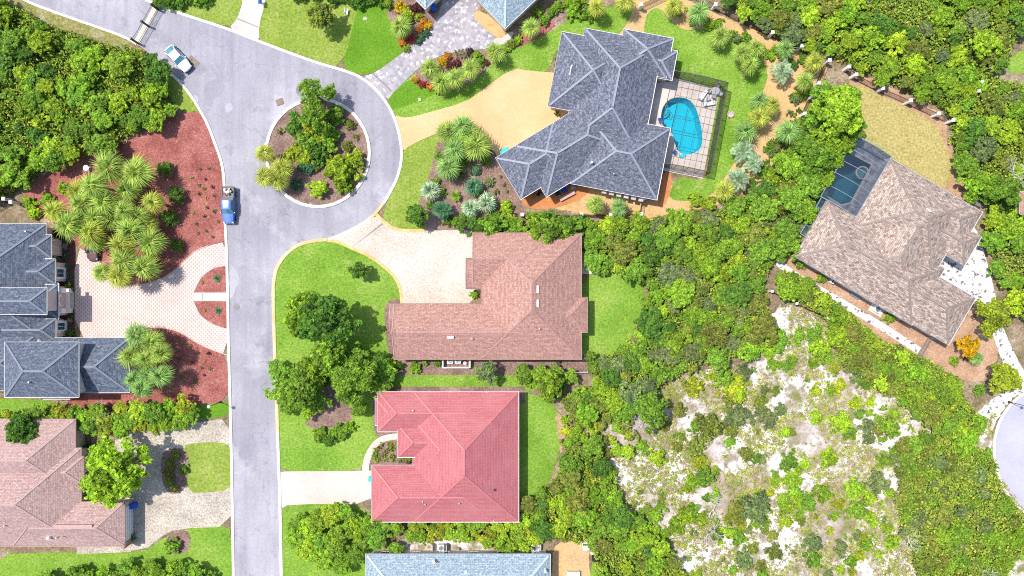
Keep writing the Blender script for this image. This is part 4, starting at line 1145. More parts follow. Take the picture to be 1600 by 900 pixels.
# ------------------------------------------------------------------ street furniture and small things
def lamp(label, px, py, h=4.5):
    root = empty("street_lamp", P(px, py)); tag(root, label, "street lamp", "globe street lamps")
    v, f = lathe_vf([(.2, 0), (.2, .12), (.11, .2), (.09, .9), (.055, 1.0), (.045, h - .5), (.09, h - .46), (.1, h - .4)], 12); mk("pole", v, f, M["metal_dark"], root)
    prof = [(.10, h - .40)] + [(.26 * math.sin(a), h - .14 - .26 * math.cos(a)) for a in [.45 + k * .27 for k in range(10)]]
    v, f = lathe_vf(prof, 16); mk("lamp_globe", v, f, M["lamp_globe"], root, smooth=True)
lamp("globe street lamp at the mulch bed's lower corner by the street", 345, 628)
lamp("globe street lamp beside the cul-de-sac at the right edge", 1576, 628)
def solid(name, label, cat, px, py, sx, sy, sz, mat, rz=0.0, z=.06, group=None, lid=None, bev=.04, taper=1.0):
    root = empty(name, P(px, py), R(rz)); root.location.z = z; tag(root, label, cat, group)
    v, f = box_vf((0, 0, 0), sx, sy, sz, 0, taper, bev); mk("body", v, f, M[mat], root)
    if lid:
        v, f = box_vf((0, 0, sz - .02), sx + .06, sy + .06, .10, 0, .92, .03); mk("lid", v, f, M[lid], root)
        v, f = box_vf((sx / 2 + .03, 0, sz - .08), .07, sy * .6, .05, 0, 1, .01); mk("handle", v, f, M[lid], root)
    return root
def bin_(label, px, py, rz, mat="plastic_blue"):
    r_ = solid("wheelie_bin", label, "bin", px, py, .75, .8, 1.05, mat, rz, .07, "wheeled bins", mat, .06, 1.08)
    for s_ in (-1, 1):
        v, f = lathe_vf([(.06, -.03), (.13, -.03), (.13, .03), (.06, .03)], 12); v = [(-.36 + a, s_ * .3 + c, .12 + b) for a, b, c in v]
        mk("wheel", v, f, M["rubber"], r_)
bin_("blue bin in the shade beside the top house's wing", 678.5, 14.5, 10)
bin_("blue bin by the mauve-brown house's garage door", 212, 788, 4)
def mailbox(label, px, py, mat):
    root = empty("mailbox", P(px, py)); tag(root, label, "mailbox")
    v, f = box_vf((0, 0, 0), .12, .12, 1.0); mk("post", v, f, M["wood_brown"], root)
    pr = [(-.25, 1.0), (.25, 1.0), (.25, 1.2)] + [(.25 * math.cos(a), 1.2 + .2 * math.sin(a)) for a in [k * math.pi / 6 for k in range(1, 6)]] + [(-.25, 1.2)]
    n = len(pr); V = [(x, -.4, z) for x, z in pr] + [(x, .4, z) for x, z in pr]
    F = [(i, (i + 1) % n, n + (i + 1) % n, n + i) for i in range(n)] + [tuple(range(n - 1, -1, -1)), tuple(range(n, 2 * n))]
    mk("box", V, F, M[mat], root)
    v, f = box_vf((.27, .1, 1.15), .03, .05, .22); mk("flag", v, f, M["cargo_red"], root)
mailbox("blue mailbox at the edge of the top white driveway", 410, 6, "plastic_blue")
solid("storage_box", "teal box against the grey house's garage corner", "box", 788, 237.5, 1.4, .7, .7, "plastic_teal", 31, .07, None, "plastic_teal")
solid("storage_box", "small teal box beside the white driveway by the pink roof", "box", 579, 747, .4, .75, .6, "plastic_teal", 0, .07, None, "plastic_teal")

def ac_unit(label, px, py, s=.95, rz=0):
    r_ = solid("air_conditioner", label, "air conditioner", px, py, s, s, .85, "plastic_white", rz, .06, "outdoor air conditioners")
    v, f = lathe_vf([(s * .42, .84), (s * .42, .90), (s * .36, .91), (s * .36, .86), (.05, .86)], 18); mk("fan_ring", v, f, M["metal_grey"], r_)
    for k in range(4):
        v, f = beam_vf((0, 0, .89), (s * .36 * math.cos(k * math.pi / 2), s * .36 * math.sin(k * math.pi / 2), .89), .04, .02); mk("fan_blade", v, f, M["metal_dark"], r_)
def pen(label, px, py, sx, sy, h, mat):
    """A little walled pen for machines, open on top."""
    root = empty("wall_screen", P(px, py)); tag(root, label, "screen wall")
    for (x, y, a, b) in ((-sx / 2, 0, .15, sy), (sx / 2, 0, .15, sy), (0, -sy / 2, sx - .16, .15)):
        v, f = box_vf((x, y, 0), a, b, h, 0, 1, .01); mk("panel", v, f, M[mat], root)
pen("white screen wall round the machines below the brown house", 714, 566.5, 4.2, 1.4, 1.1, "post_white")
ac_unit("air conditioner in the white pen, end nearer the street", 704, 562.5); ac_unit("air conditioner in the white pen, middle of the row", 716, 562.5)
solid("propane_tank", "small white tank at the end of the white pen", "tank", 727, 567, .5, .5, .6, "plastic_white", 0, .06, None, None, .12)
pen("grey screen wall round the machine above the pale blue roof", 687.5, 856, 2.2, 1.7, 1.2, "stone_grey")
ac_unit("air conditioner in the grey pen above the pale blue roof", 690, 853)
solid("meter_box", "pale wall box beside the grey pen above the pale blue roof", "meter box", 703, 861, .8, .35, 1.0, "plastic_white")
solid("pool_pump", "small grey pump on pipes above the pale blue roof", "pump", 716, 857, .5, .5, .5, "metal_grey", 20, .06, None, None, .08)
ac_unit("air conditioner on a white base near the pale blue roof's upper corner", 836, 852, 1.3)
for k, (px, py, w_) in enumerate(((836, 846, 2.4), (829, 852, .3), (844, 852, .3))):
    solid("planter_wall", ["white low wall behind the largest air conditioner", "white low wall on the street side of the largest air conditioner", "white low wall on the wood side of the largest air conditioner"][k], "low wall", px, py, w_ if k == 0 else .3, .3 if k == 0 else 1.2, .7, "stone_grey")
solid("garden_box", "white upright storage box at the end of the sandy yard", "box", 914, 849, 1.0, 1.2, 1.3, "plastic_white", 10, .06, None, "plastic_white")
def bench(name, label, cat, px, py, L_, W_, h, mat, rz, z, back=True):
    """A bench or table of planks on four legs, with or without a back."""
    root = empty(name, P(px, py), R(rz)); root.location.z = z; tag(root, label, cat)
    n = max(3, int(W_ / .17))
    for k in range(n):
        v, f = box_vf((0, -W_ / 2 + W_ * (k + .5) / n, h), L_, W_ / n - .02, .04, 0, 1, .008); mk("plank", v, f, M[mat], root)
    for x in (-1, 1):
        for y in (-1, 1):
            v, f = box_vf((x * (L_ / 2 - .1), y * (W_ / 2 - .07), 0), .07, .07, h); mk("leg", v, f, M[mat], root)
    if back:
        for k in range(2):
            v, f = beam_vf((-L_ / 2, W_ / 2 + .05, h + .2 + .18 * k), (L_ / 2, W_ / 2 + .05, h + .2 + .18 * k), .04, .12); mk("back_slat", v, f, M[mat], root)
        for x in (-1, 1):
            v, f = beam_vf((x * (L_ / 2 - .1), W_ / 2, h), (x * (L_ / 2 - .1), W_ / 2 + .07, h + .46), .05); mk("back_post", v, f, M[mat], root)
bench("garden_table", "white table on the sandy yard at the bottom edge", "table", 895, 895, 2.0, 1.0, .72, "plastic_white", 0, .06, False)
solid("grill", "black covered grill beside the sandy yard", "grill", 930, 871, 1.1, .7, 1.0, "plastic_black", -8, .06, None, None, .12)
solid("garden_box", "white box standing beside the black grill", "box", 925, 862, .6, .5, .6, "plastic_white", 20)
ac_unit("air conditioner beside the tan house's long path", 1367, 483, 1.0, -30)
solid("equipment_pad", "pale concrete pad under the tan house's air conditioner", "pad", 1369, 484, 2.2, 1.4, .10, "concrete_cream", -30, .03)
solid("cellar_hatch", "grey flat hatch beside the tan house's lower wall", "hatch", 1335, 461, 1.6, .8, .35, "metal_grey", -30)
ac_unit("air conditioner at the tan house's first path-side window", 1297, 440, .6, -30)
solid("marker_slab", "white slab lying beside the round bush in the scrub", "slab", 1341, 660, 1.7, .8, .12, "plastic_white", -20, .02)
solid("utility_box", "white utility box among the rightmost trees", "utility box", 1521, 266, .9, .5, .8, "plastic_white", 10)
solid("utility_box", "grey utility box at the tan house's upper right corner", "utility box", 1524, 320, .9, .6, .8, "metal_grey", -30)
bench("garden_bench", "small white bench on the top lawn under the trees", "bench", 543, 20, .9, .4, .42, "plastic_white", 80, .045)
solid("stepping_stone", "single pale stone lying on the deep green top lawn", "stone", 570.5, 29.5, .6, .5, .08, "stone_grey", 20, .045)
solid("yard_marker", "small white marker in the deep green lawn near the tan driveway", "marker", 656, 156, .3, .5, .25, "plastic_white", 10, .05)
# covers in the road
def disc(name, label, cat, px, py, r_, z, mat, ring=None):
    root = empty(name, P(px, py)); root.location.z = z; tag(root, label, cat)
    v, f = lathe_vf([(r_, 0), (r_, .012), (r_ * .96, .016)], 28); mk("cover", v, f, M[mat], root)
    if ring:
        v, f = lathe_vf([(r_ * 1.5, 0), (r_ * 1.5, .006), (r_, .008)], 28); mk("collar", v, f, M[ring], root)
    return root
disc("manhole", "round manhole in a dark collar above the traffic island", "manhole", 472, 141, .65, .031, "asphalt_far", "steel_cover")
disc("manhole", "dark oval cover in the street beside the half-moon beds", "manhole", 370, 480, .45, .031, "steel_cover")
solid("drain_grate", "square brown drain at the traffic island's upper kerb", "drain", 437.5, 159.5, 1.15, 1.0, .06, "drain_brown", 20, .031)
solid("drain_grate", "brown rectangular patch cover beside the white sedan", "drain", 303, 96, 1.9, .9, .02, "drain_brown", -42, .031, bev=.005)
# birdbath and fire pit
root = empty("bird_bath", P(140, 264)); tag(root, "round white bird bath on the red mulch above the palms", "bird bath")
v, f = lathe_vf([(.3, 0), (.3, .1), (.12, .2), (.1, .7), (.3, .8)], 18); mk("pedestal", v, f, M["stone_grey"], root)
v, f = lathe_vf([(.25, .78), (.42, .92), (.45, .98), (.38, .98), (.3, .88), (.05, .86)], 22); mk("bowl", v, f, M["plastic_white"], root)
root = empty("fire_pit", P(1141, 179)); root.location.z = .04; tag(root, "round stone fire pit on the lawn beside the kidney pool's cage", "fire pit")
for k in range(14):
    a = 2 * math.pi * k / 14; v, f = box_vf((.47 * math.cos(a), .47 * math.sin(a), 0), .17, .2, .3, a, .94, .02); mk("stone", v, f, M["stone_pink"], root)
v, f = lathe_vf([(.40, 0), (.40, .12), (.1, .16)], 16); mk("ash_bed", v, f, M["stone_grey"], root)

# ------------------------------------------------------------------ garden furniture
def lounger(label, px, py, rz, z, m_="cushion_white"):
    root = empty("sun_lounger", P(px, py), R(rz)); root.location.z = z; tag(root, label, "sun lounger", "sun loungers by the pools")
    v, f = merge(beam_vf((-.9, -.3, .3), (.9, -.3, .3), .06), beam_vf((-.9, .3, .3), (.9, .3, .3), .06), beam_vf((-.9, -.3, .3), (-.9, .3, .3), .06), beam_vf((.9, -.3, .3), (.9, .3, .3), .06)); mk("frame", v, f, M["metal_grey"], root)
    for x in (-.8, .8):
        for y in (-.28, .28):
            v, f = box_vf((x, y, 0), .05, .05, .3); mk("leg", v, f, M["metal_grey"], root)
    v, f = box_vf((.3, 0, .33), 1.25, .62, .1, 0, .97, .03); mk("seat", v, f, M[m_], root)
    v, f = beam_vf((-.32, 0, .4), (-.9, 0, .75), .62, .1); mk("backrest", v, f, M[m_], root)
def chair(label, px, py, rz, z, m_, s=.55, cat="chair"):
    root = empty("patio_chair", P(px, py), R(rz)); root.location.z = z; tag(root, label, cat, "patio chairs")
    for x in (-1, 1):
        for y in (-1, 1):
            v, f = box_vf((x * s * .45, y * s * .45, 0), .05, .05, .42); mk("leg", v, f, M["metal_grey"], root)
    v, f = box_vf((0, 0, .42), s * 1.1, s * 1.1, .09, 0, .96, .03); mk("seat", v, f, M[m_], root)
    v, f = beam_vf((-s * .5, 0, .48), (-s * .72, 0, .95), s * 1.1, .07); mk("backrest", v, f, M[m_], root)
    for y in (-1, 1):
        v, f = beam_vf((-s * .5, y * s * .55, .65), (s * .4, y * s * .55, .65), .06); mk("armrest", v, f, M["metal_grey"], root)
def table(label, px, py, z, r_, m_="cushion_grey", h=.72):
    root = empty("patio_table", P(px, py)); root.location.z = z; tag(root, label, "table")
    v, f = lathe_vf([(r_, h), (r_ * 1.02, h + .02), (r_, h + .04), (.05, h + .045)], 28); mk("table_top", v, f, M[m_], root)
    v, f = lathe_vf([(.28, 0), (.28, .04), (.05, .08), (.05, h)], 14); mk("pedestal", v, f, M["metal_grey"], root)
lounger("white sun lounger with a grey back above the kidney pool's right end", 1097.5, 150, 55, .12)
lounger("pale sun lounger lower of the two beside the kidney pool", 1107, 163, 10, .12)
table("small round table between the two pale loungers", 1104, 156.5, .12, .35)
table("round grey table in the upper right corner of the kidney pool's deck", 1116, 144, .12, .62)
for k, (dx, dy, rz) in enumerate(((-9, 0, 0), (7, 4, 150), (-2, 8, 70), (4, -8, -120))):
    chair(["grey chair on the pool side of the round deck table", "grey chair on the cage side of the round deck table", "grey chair below the round deck table", "grey chair above the round deck table"][k], 1116 + dx, 144 + dy, rz, .12, "cushion_grey", .5)
chair("blue chair on the deck beside the kidney pool's narrow waist", 1031, 189, 20, .12, "plastic_navy", .6)
chair("small blue chair at the kidney pool's lower end", 1053, 238.5, 60, .12, "plastic_navy", .5)
solid("pool_float", "turquoise pool mat lying at the kidney pool's lower end", "pool mat", 1066, 244, 1.0, .5, .1, "plastic_teal", 20, .15)
chair("dark chair in the notch of the grey house's patio", 842, 303, 60, .07, "plastic_black", .6)
table("dark patio table under the grey house's lower eave", 881, 298, .07, .5, "plastic_navy")
chair("dark cushioned chair above the dark patio table", 872, 303, 20, .07, "plastic_black", .6)
chair("pale cushioned chair nearest the grey house's long lower wall", 894, 294, 200, .07, "cushion_grey", .55)
bench("patio_bench", "red-brown bench in front of the dark patio table", "bench", 886, 307, 2.6, .55, .45, "stone_pink", 28, .07, False)
solid("stone_bowl", "small round stone bowl in the sand below the grey house", "bowl", 950, 327, .55, .55, .3, "stone_pink", 0, .02, None, None, .16)
for k, (px, py, mm) in enumerate(((1378, 265, "cushion_grey"), (1382, 272, "cushion_white"), (1371, 282, "cushion_grey"))):
    chair(["grey chair under the dark cage at the tan house's top corner", "pale chair under the dark cage against the tan wall", "grey chair under the dark cage beside the pool coping"][k], px, py, 30 + 60 * k, .1, mm, .55)

# ------------------------------------------------------------------ plant meshes
def leaf_mesh(name, pts, nrm, size, tone, aspect=.55):
    """Leaf-sized rhombs, one per point."""
    n = len(pts)
    t = nrs.normal(size=(n, 3)); t -= (t * nrm).sum(1)[:, None] * nrm
    t /= np.linalg.norm(t, axis=1)[:, None] + 1e-9
    b = np.cross(nrm, t)
    s = size[:, None]
    q = np.stack([pts - t * s * .5, pts + b * s * aspect * .5, pts + t * s * .5, pts - b * s * aspect * .5], 1).reshape(-1, 3)
    me = bpy.data.meshes.new(name)
    me.vertices.add(4 * n); me.loops.add(4 * n); me.polygons.add(n)
    me.vertices.foreach_set("co", q.astype(np.float32).ravel())
    me.loops.foreach_set("vertex_index", np.arange(4 * n, dtype=np.int32))
    me.polygons.foreach_set("loop_start", np.arange(0, 4 * n, 4, dtype=np.int32))
    me.polygons.foreach_set("loop_total", np.full(n, 4, dtype=np.int32))
    at = me.attributes.new("tone", 'FLOAT', 'FACE'); at.data.foreach_set("value", tone.astype(np.float32))
    me.update(calc_edges=True); me.validate()
    return me

def crown_mesh(name, seed, lobes, n, leaf, spread=1.0, flat=.75, shell=(.55, 1.05), upb=.8, aspect=.6, ragged_=.0, per=7, even=.35):
    """A crown of unit radius: uneven lobes, each a cluster of leafy sprays with gaps between; the outline wanders."""
    rs = np.random.RandomState(seed)
    ph = rs.uniform(0, 6.28, 3)
    def edge(a): return 1 - even * (.5 + .28 * math.sin(2 * a + ph[0]) + .3 * math.sin(3 * a + ph[1]) + .25 * math.sin(5 * a + ph[2]))
    B = []
    for k in range(lobes):
        a = k * 2.399 + rs.uniform(-.4, .4); u = math.sqrt((k + .5) / lobes)
        r_ = u * .80 * spread * edge(a) * rs.uniform(.85, 1.1)
        lr = rs.uniform(.20, .32) * (1.1 - .3 * u)
        z = flat * math.sqrt(max(0.05, 1 - (u * .95) ** 2)) * rs.uniform(.6, 1.05) + .08
        lt = rs.uniform(-.12, .12)
        for q in range(per):
            d = rs.normal(size=3); d[2] = abs(d[2]) * .8; d /= np.linalg.norm(d)
            c = np.array([r_ * math.cos(a), r_ * math.sin(a), z]) + d * lr * rs.uniform(.5, 1.0)
            B.append((c[0], c[1], c[2], lr * rs.uniform(.28, .55), lt + rs.uniform(-.14, .14)))
    B = np.array(B); w = B[:, 3] ** 2; w /= w.sum()
    idx = rs.choice(len(B), n, p=w)
    d = rs.normal(size=(n, 3)); d[:, 2] = np.abs(d[:, 2]) * .9; flip = rs.uniform(size=n) < .22; d[flip, 2] *= -1
    d /= np.linalg.norm(d, axis=1)[:, None]
    rad = B[idx, 3] * rs.uniform(shell[0], shell[1], n) ** .6 * (1 + ragged_ * rs.normal(size=n))
    pts = B[idx, :3] + d * rad[:, None] * np.array([1, 1, .8])
    nrm = d + rs.normal(size=(n, 3)) * .85; nrm[:, 2] += upb; nrm /= np.linalg.norm(nrm, axis=1)[:, None]
    tone = np.clip(.5 + B[idx, 4] + rs.normal(size=n) * .26, 0, 1)
    global nrs; keep = nrs; nrs = rs
    me = leaf_mesh(name, pts, nrm, leaf * rs.uniform(.65, 1.35, n), tone, aspect); nrs = keep
    me.materials.append(M["foliage"])
    return me

OAK = [crown_mesh("oak_crown_mesh", 100 + k, 22, 4600, .125, 1.08, .75, ragged_=.15) for k in range(7)]
BUSHY = [crown_mesh("bushy_crown_mesh", 200 + k, 14, 2300, .17, 1.05, .8, ragged_=.12) for k in range(6)]
DENSE = [crown_mesh("dense_crown_mesh", 300 + k, 28, 5600, .115, .98, .9, ragged_=.05, shell=(.75, 1.05), even=.12) for k in range(3)]
FEATHER = [crown_mesh("feathery_crown_mesh", 400 + k, 18, 4400, .14, 1.1, .75, aspect=.30, ragged_=.3, shell=(.2, 1.3)) for k in range(4)]
SMALL = [crown_mesh("small_shrub_mesh", 500 + k, 6, 620, .24, .95, .9, ragged_=.1, per=4) for k in range(5)]
BALL = [crown_mesh("clipped_bush_mesh", 600 + k, 24, 3000, .11, .88, 1.0, shell=(.85, 1.0), even=.0) for k in range(2)]

def trunk_mesh(name, seed, limbs=6):
    """Unit tree: trunk and limbs reaching into a crown of unit radius that starts at z=1."""
    r_ = random.Random(seed); parts = []
    lean = Vector((r_.uniform(-.1, .1), r_.uniform(-.1, .1), 0))
    top = Vector((0, 0, 1.15)) + lean
    parts.append(tube_vf([(0, 0, 0), (lean.x * .3, lean.y * .3, .3), (lean.x * .6, lean.y * .6, .7), top], [.11, .08, .07, .05], 7))
    for k in range(limbs):
        a = 2 * math.pi * (k + r_.uniform(-.3, .3)) / limbs; R_ = r_.uniform(.5, .8)
        st = Vector((lean.x * .6, lean.y * .6, r_.uniform(.6, 1.0)))
        e = Vector((R_ * math.cos(a), R_ * math.sin(a), r_.uniform(1.15, 1.5)))
        m_ = st.lerp(e, .5) + Vector((r_.uniform(-.08, .08), r_.uniform(-.08, .08), .08))
        parts.append(tube_vf([st, m_, e], [.045, .03, .012], 5))
    V, F = merge(*parts)
    me = bpy.data.meshes.new(name); me.from_pydata([tuple(v) for v in V], [], F); me.materials.append(M["bark"]); me.update()
    return me
TRUNK = [trunk_mesh("tree_trunk_mesh", 40 + k) for k in range(4)]

def frond_fan(name, seed, petiole=.62, blade=1.30, n=15, spread=105, droop=.42, wid=.062):
    r_ = random.Random(seed); V, F, T = [], [], []
    def quad(a, b, c, d, t): i = len(V); V.extend([a, b, c, d]); F.append((i, i + 1, i + 2, i + 3)); T.append(t)
    quad(Vector((0, -.03, 0)), Vector((petiole, -.02, .05)), Vector((petiole, .02, .05)), Vector((0, .03, 0)), .7)
    for k in range(n):
        a = R(-spread + 2 * spread * k / (n - 1) + r_.uniform(-4, 4)); L = blade * (1 - .35 * abs(a / R(spread)) ** 2) * r_.uniform(.88, 1.08)
        d = Vector((math.cos(a), math.sin(a), 0)); s_ = Vector((-d.y, d.x, 0)); o = Vector((petiole, 0, .05)); t = r_.uniform(.25, .85)
        p1 = o + d * L * .5 + Vector((0, 0, .05 - .05 * abs(a))); p2 = o + d * L + Vector((0, 0, -droop * L * r_.uniform(.5, 1.3)))
        w = wid * r_.uniform(.8, 1.2)
        quad(o - s_ * .012, p1 - s_ * w, p1 + s_ * w, o + s_ * .012, t)
        quad(p1 - s_ * w, p2 - s_ * .006, p2 + s_ * .006, p1 + s_ * w, min(1, t + .1))
    me = bpy.data.meshes.new(name); me.from_pydata([tuple(v) for v in V], [], F)
    at = me.attributes.new("tone", 'FLOAT', 'FACE'); at.data.foreach_set("value", np.array(T, dtype=np.float32))
    me.materials.append(M["frond"]); me.update(); return me
def frond_feather(name, seed, L=1.9, n=22, wid=.05):
    r_ = random.Random(seed); V, F, T = [], [], []
    def quad(a, b, c, d, t): i = len(V); V.extend([a, b, c, d]); F.append((i, i + 1, i + 2, i + 3)); T.append(t)
    def sp(t): return Vector((L * t * (1 - .12 * t * t), 0, .55 * t - .95 * t * t))
    for i in range(8):
        a, b = sp(i / 8), sp((i + 1) / 8); quad(a + Vector((0, -.022, 0)), b + Vector((0, -.018, 0)), b + Vector((0, .018, 0)), a + Vector((0, .022, 0)), .6)
    for k in range(n):
        t = .18 + .82 * k / n; p = sp(t); l = .62 * math.sin(math.pi * (.2 + .75 * t)) * r_.uniform(.85, 1.1)
        for s_ in (-1, 1):
            d = Vector((.55, s_ * .83, .12)).normalized(); e = p + d * l + Vector((0, 0, -.18 * l)); w = Vector((wid, 0, 0)); tt = r_.uniform(.25, .85)
            quad(p - w * .4, p + d * l * .5 - w, e, p + d * l * .5 + w, tt)
    me = bpy.data.meshes.new(name); me.from_pydata([tuple(v) for v in V], [], F)
    at = me.attributes.new("tone", 'FLOAT', 'FACE'); at.data.foreach_set("value", np.array(T, dtype=np.float32))
    me.materials.append(M["frond"]); me.update(); return me
FAN = [frond_fan("fan_frond_mesh", k) for k in range(4)]
FANW = [frond_fan("silver_frond_mesh", 20 + k, .62, 1.25, 15, 115, .2, .10) for k in range(2)]
PINN = [frond_feather("feather_frond_mesh", 40 + k) for k in range(3)]
v, f = tube_vf([(0, 0, 0), (.02, .01, .3), (0, .02, .65), (0, 0, 1.0)], [1.25, 1.0, .95, 1.1], 10)
PTRUNK = bpy.data.meshes.new("palm_trunk_mesh"); PTRUNK.from_pydata([tuple(p) for p in v], [], f); PTRUNK.materials.append(M["bark_palm"]); PTRUNK.update()

def rosette(name, n, L, wid, droop, seed):
    r_ = random.Random(seed); V, F, T = [], [], []
    for k in range(n):
        a = k * 2.399 + r_.uniform(-.2, .2); e = R(r_.uniform(10, 75)); l = L * r_.uniform(.75, 1.1)
        d = Vector((math.cos(a) * math.cos(e), math.sin(a) * math.cos(e), math.sin(e))); s_ = Vector((-math.sin(a), math.cos(a), 0))
        p1 = d * l * .5 + Vector((0, 0, .05)); p2 = d * l + Vector((0, 0, -droop * l * math.cos(e)))
        i = len(V); V += [s_ * -wid * .4, s_ * wid * .4, p1 + s_ * wid, p1 - s_ * wid, p2]
        F += [(i, i + 1, i + 2, i + 3), (i + 3, i + 2, i + 4)]; t = r_.uniform(.25, .85); T += [t, t]
    me = bpy.data.meshes.new(name); me.from_pydata([tuple(v) for v in V], [], F)
    at = me.attributes.new("tone", 'FLOAT', 'FACE'); at.data.foreach_set("value", np.array(T, dtype=np.float32))
    me.materials.append(M["frond"]); me.update(); return me
AGAVE = [rosette("agave_mesh", 46, 1.0, .07, .25, 3), rosette("agave_mesh", 60, 1.0, .05, .35, 4)]

COLS = {  # foliage colours by the words used for them
    "lime green": (.370, .520, .045), "bright green": (.285, .460, .045), "mid green": (.235, .405, .052), "dark green": (.140, .285, .046),
    "deep green": (.060, .140, .030), "yellow-green": (.390, .460, .045), "golden": (.62, .46, .02), "olive": (.265, .320, .065), "grey-green": (.235, .310, .130),
    "orange": (.58, .27, .05), "maroon": (.19, .065, .08), "red": (.48, .06, .10), "purple": (.12, .07, .10), "teal green": (.11, .26, .15),
    "silvery": (.36, .48, .34), "palm green": (.28, .39, .085), "warm palm green": (.36, .41, .075), "cool palm green": (.22, .37, .115), "yellow": (.65, .55, .03),
}
PLANTS = []     # (object, kind words, colour words, px, py, size words, category, group)

def size_word(r_): return "large" if r_ > 2.7 else ("small" if r_ < 1.5 else "")
def tree(px, py, r_, col="mid green", kind="oak", cat="tree", group=None, meshes=None, h=None, name=None, zs=1.0, label=None, bare=False, kw=None, base=.04):
    """px, py: where the crown's middle shows; r_ its radius in metres. The crown's true place follows from its height."""
    trunk = max(.25, (.55 * r_ + .6) if h is None else h)
    zc = trunk + .35 * r_ * zs
    c = P(px, py, zc)
    meshes = meshes or OAK
    rz = rnd.uniform(0, 6.28)
    root = empty(name or "oak_tree", (c.x, c.y, base), rz)
    me = rnd.choice(meshes)
    cr = link("crown", me, None, root); cr.location = (0, 0, trunk); cr.scale = (r_, r_ * rnd.uniform(.88, 1.08), r_ * zs); cr.color = jit(COLS[col])
    if not bare:
        t = link("trunk", rnd.choice(TRUNK), None, root); t.scale = (r_, r_, trunk + .12 * r_)
    PLANTS.append((root, kw or kind, col, px, py, size_word(r_), cat, group, label))
    return root
def jit(c, a=.16):
    k = rnd.uniform(1 - a, 1 + a); g = rnd.uniform(-.08, .08)
    return (c[0] * k * (1 + g), c[1] * k, c[2] * k, 1.0)
def shrub(px, py, r_, col="mid green", kind="shrub", name="shrub", meshes=None, zs=.9, group=None, label=None, cat="shrub", base=.04):
    zc = .45 * r_ * zs; c = P(px, py, zc)
    o = link(name, rnd.choice(meshes or (SMALL if r_ < .9 else BUSHY)))
    o.location = (c.x, c.y, base - .05 * r_); o.rotation_euler = (0, 0, rnd.uniform(0, 6.28)); o.scale = (r_, r_ * rnd.uniform(.88, 1.1), r_ * zs); o.color = jit(COLS[col])
    PLANTS.append((o, kind, col, px, py, "" if r_ > .9 else "small", cat, group, label))
    return o
def agave(px, py, r_, col="silvery", name="agave", kind="agave", group="rosette plants in the beds", label=None):
    c = P(px, py, .2); o = link(name, rnd.choice(AGAVE)); o.location = (c.x, c.y, .06); o.rotation_euler = (0, 0, rnd.uniform(0, 6)); o.scale = (r_, r_, r_ * .7); o.color = jit(COLS[col])
    PLANTS.append((o, kind, col, px, py, "", "plant", group, label))
def palm(px, py, r_=2.0, h=4.6, col="palm green", fr=None, n=24, name="palm_tree", kind="fan palm", group=None, label=None, lo=-38):
    c = P(px, py, h); fr = fr or FAN
    root = empty(name, (c.x, c.y, .04), rnd.uniform(0, 6.28))
    t = link("trunk", PTRUNK, None, root); t.scale = (.17, .17, h)
    s = r_ / 1.95
    for k in range(n):
        o = link("frond", fr[k % len(fr)], None, root)
        e = 82 - (82 - lo) * (k / (n - 1)) ** .75 + rnd.uniform(-7, 7)
        o.location = (0, 0, h - .05); o.rotation_euler = (rnd.uniform(-.25, .25), -R(e), k * 2.39996 + rnd.uniform(-.2, .2))
        q = s * rnd.uniform(.85, 1.12); o.scale = (q, q, q * rnd.uniform(.8, 1.5)); o.color = jit((.30, .22, .11) if (k >= n - 2 and fr is FAN) else COLS[col], .28)
    PLANTS.append((root, kind, col, px, py, "", "palm", group, label))
    return root

# ------------------------------------------------------------------ woods: trees look alike; oak, scrub oak and broadleaf only mark the region
def wood(poly, count, rr, cols, group, kind="oak", seed=1, meshes=None, gap=.62, hmul=1.0, name="oak_tree", avoid=None, kw=None, trunk=None):
    r_ = random.Random(seed); xs = [p[0] for p in poly]; ys = [p[1] for p in poly]; done = []; tries = 0
    while len(done) < count and tries < count * 60:
        tries += 1
        x, y = r_.uniform(min(xs), max(xs)), r_.uniform(min(ys), max(ys))
        if not inside((x, y), poly): continue
        t = len(done) / count
        R_ = r_.triangular(rr[0], rr[1], rr[1] - (rr[1] - rr[0]) * min(1, t * 1.4))
        if any((x - a) ** 2 + (y - b) ** 2 < ((R_ + c) * 10 * gap) ** 2 for a, b, c in done): continue
        if avoid and any(inside((x, y), q) for q in avoid): continue
        done.append((x, y, R_))
        col = r_.choice(cols)
        m_ = meshes or (OAK if R_ > 1.7 else BUSHY)
        if r_.random() < .16: m_ = FEATHER
        tree(x, y, R_, col, kind, group=group, meshes=m_, name=name, h=(R_ * .40 + r_.uniform(.2, 1.0)) * hmul, zs=r_.uniform(.58, .82), kw=kw)
    return done
GREENS = ["lime green", "bright green", "bright green", "mid green", "mid green", "dark green", "olive"]
WOOD_NW = [(-25, -5), (30, 12), (75, 40), (130, 60), (190, 75), (225, 80), (248, 108), (262, 140), (268, 172), (250, 190), (215, 205), (190, 222), (150, 238), (110, 245), (70, 258), (45, 290), (-25, 320)]
wood(WOOD_NW, 74, (1.1, 3.0), ["lime green", "lime green", "bright green", "mid green", "bright green", "mid green", "dark green"], "trees of the wood beside the road", seed=3, gap=.46, name="broadleaf_tree", kw="broadleaf tree")  # oaks like those of the other woods, named apart by region
WOOD_NE = [(1110, -25), (1625, -25), (1625, 30), (1585, 50), (1565, 100), (1540, 125), (1625, 140), (1625, 330), (1545, 330), (1520, 290), (1500, 250), (1478, 215), (1485, 190), (1470, 170), (1425, 148), (1380, 125), (1335, 108), (1300, 90), (1250, 65), (1205, 45), (1160, 22), (1130, 5)]
HOLE_NE = [(1335, -30), (1470, -30), (1450, 25), (1425, 45), (1400, 35), (1360, 45)]
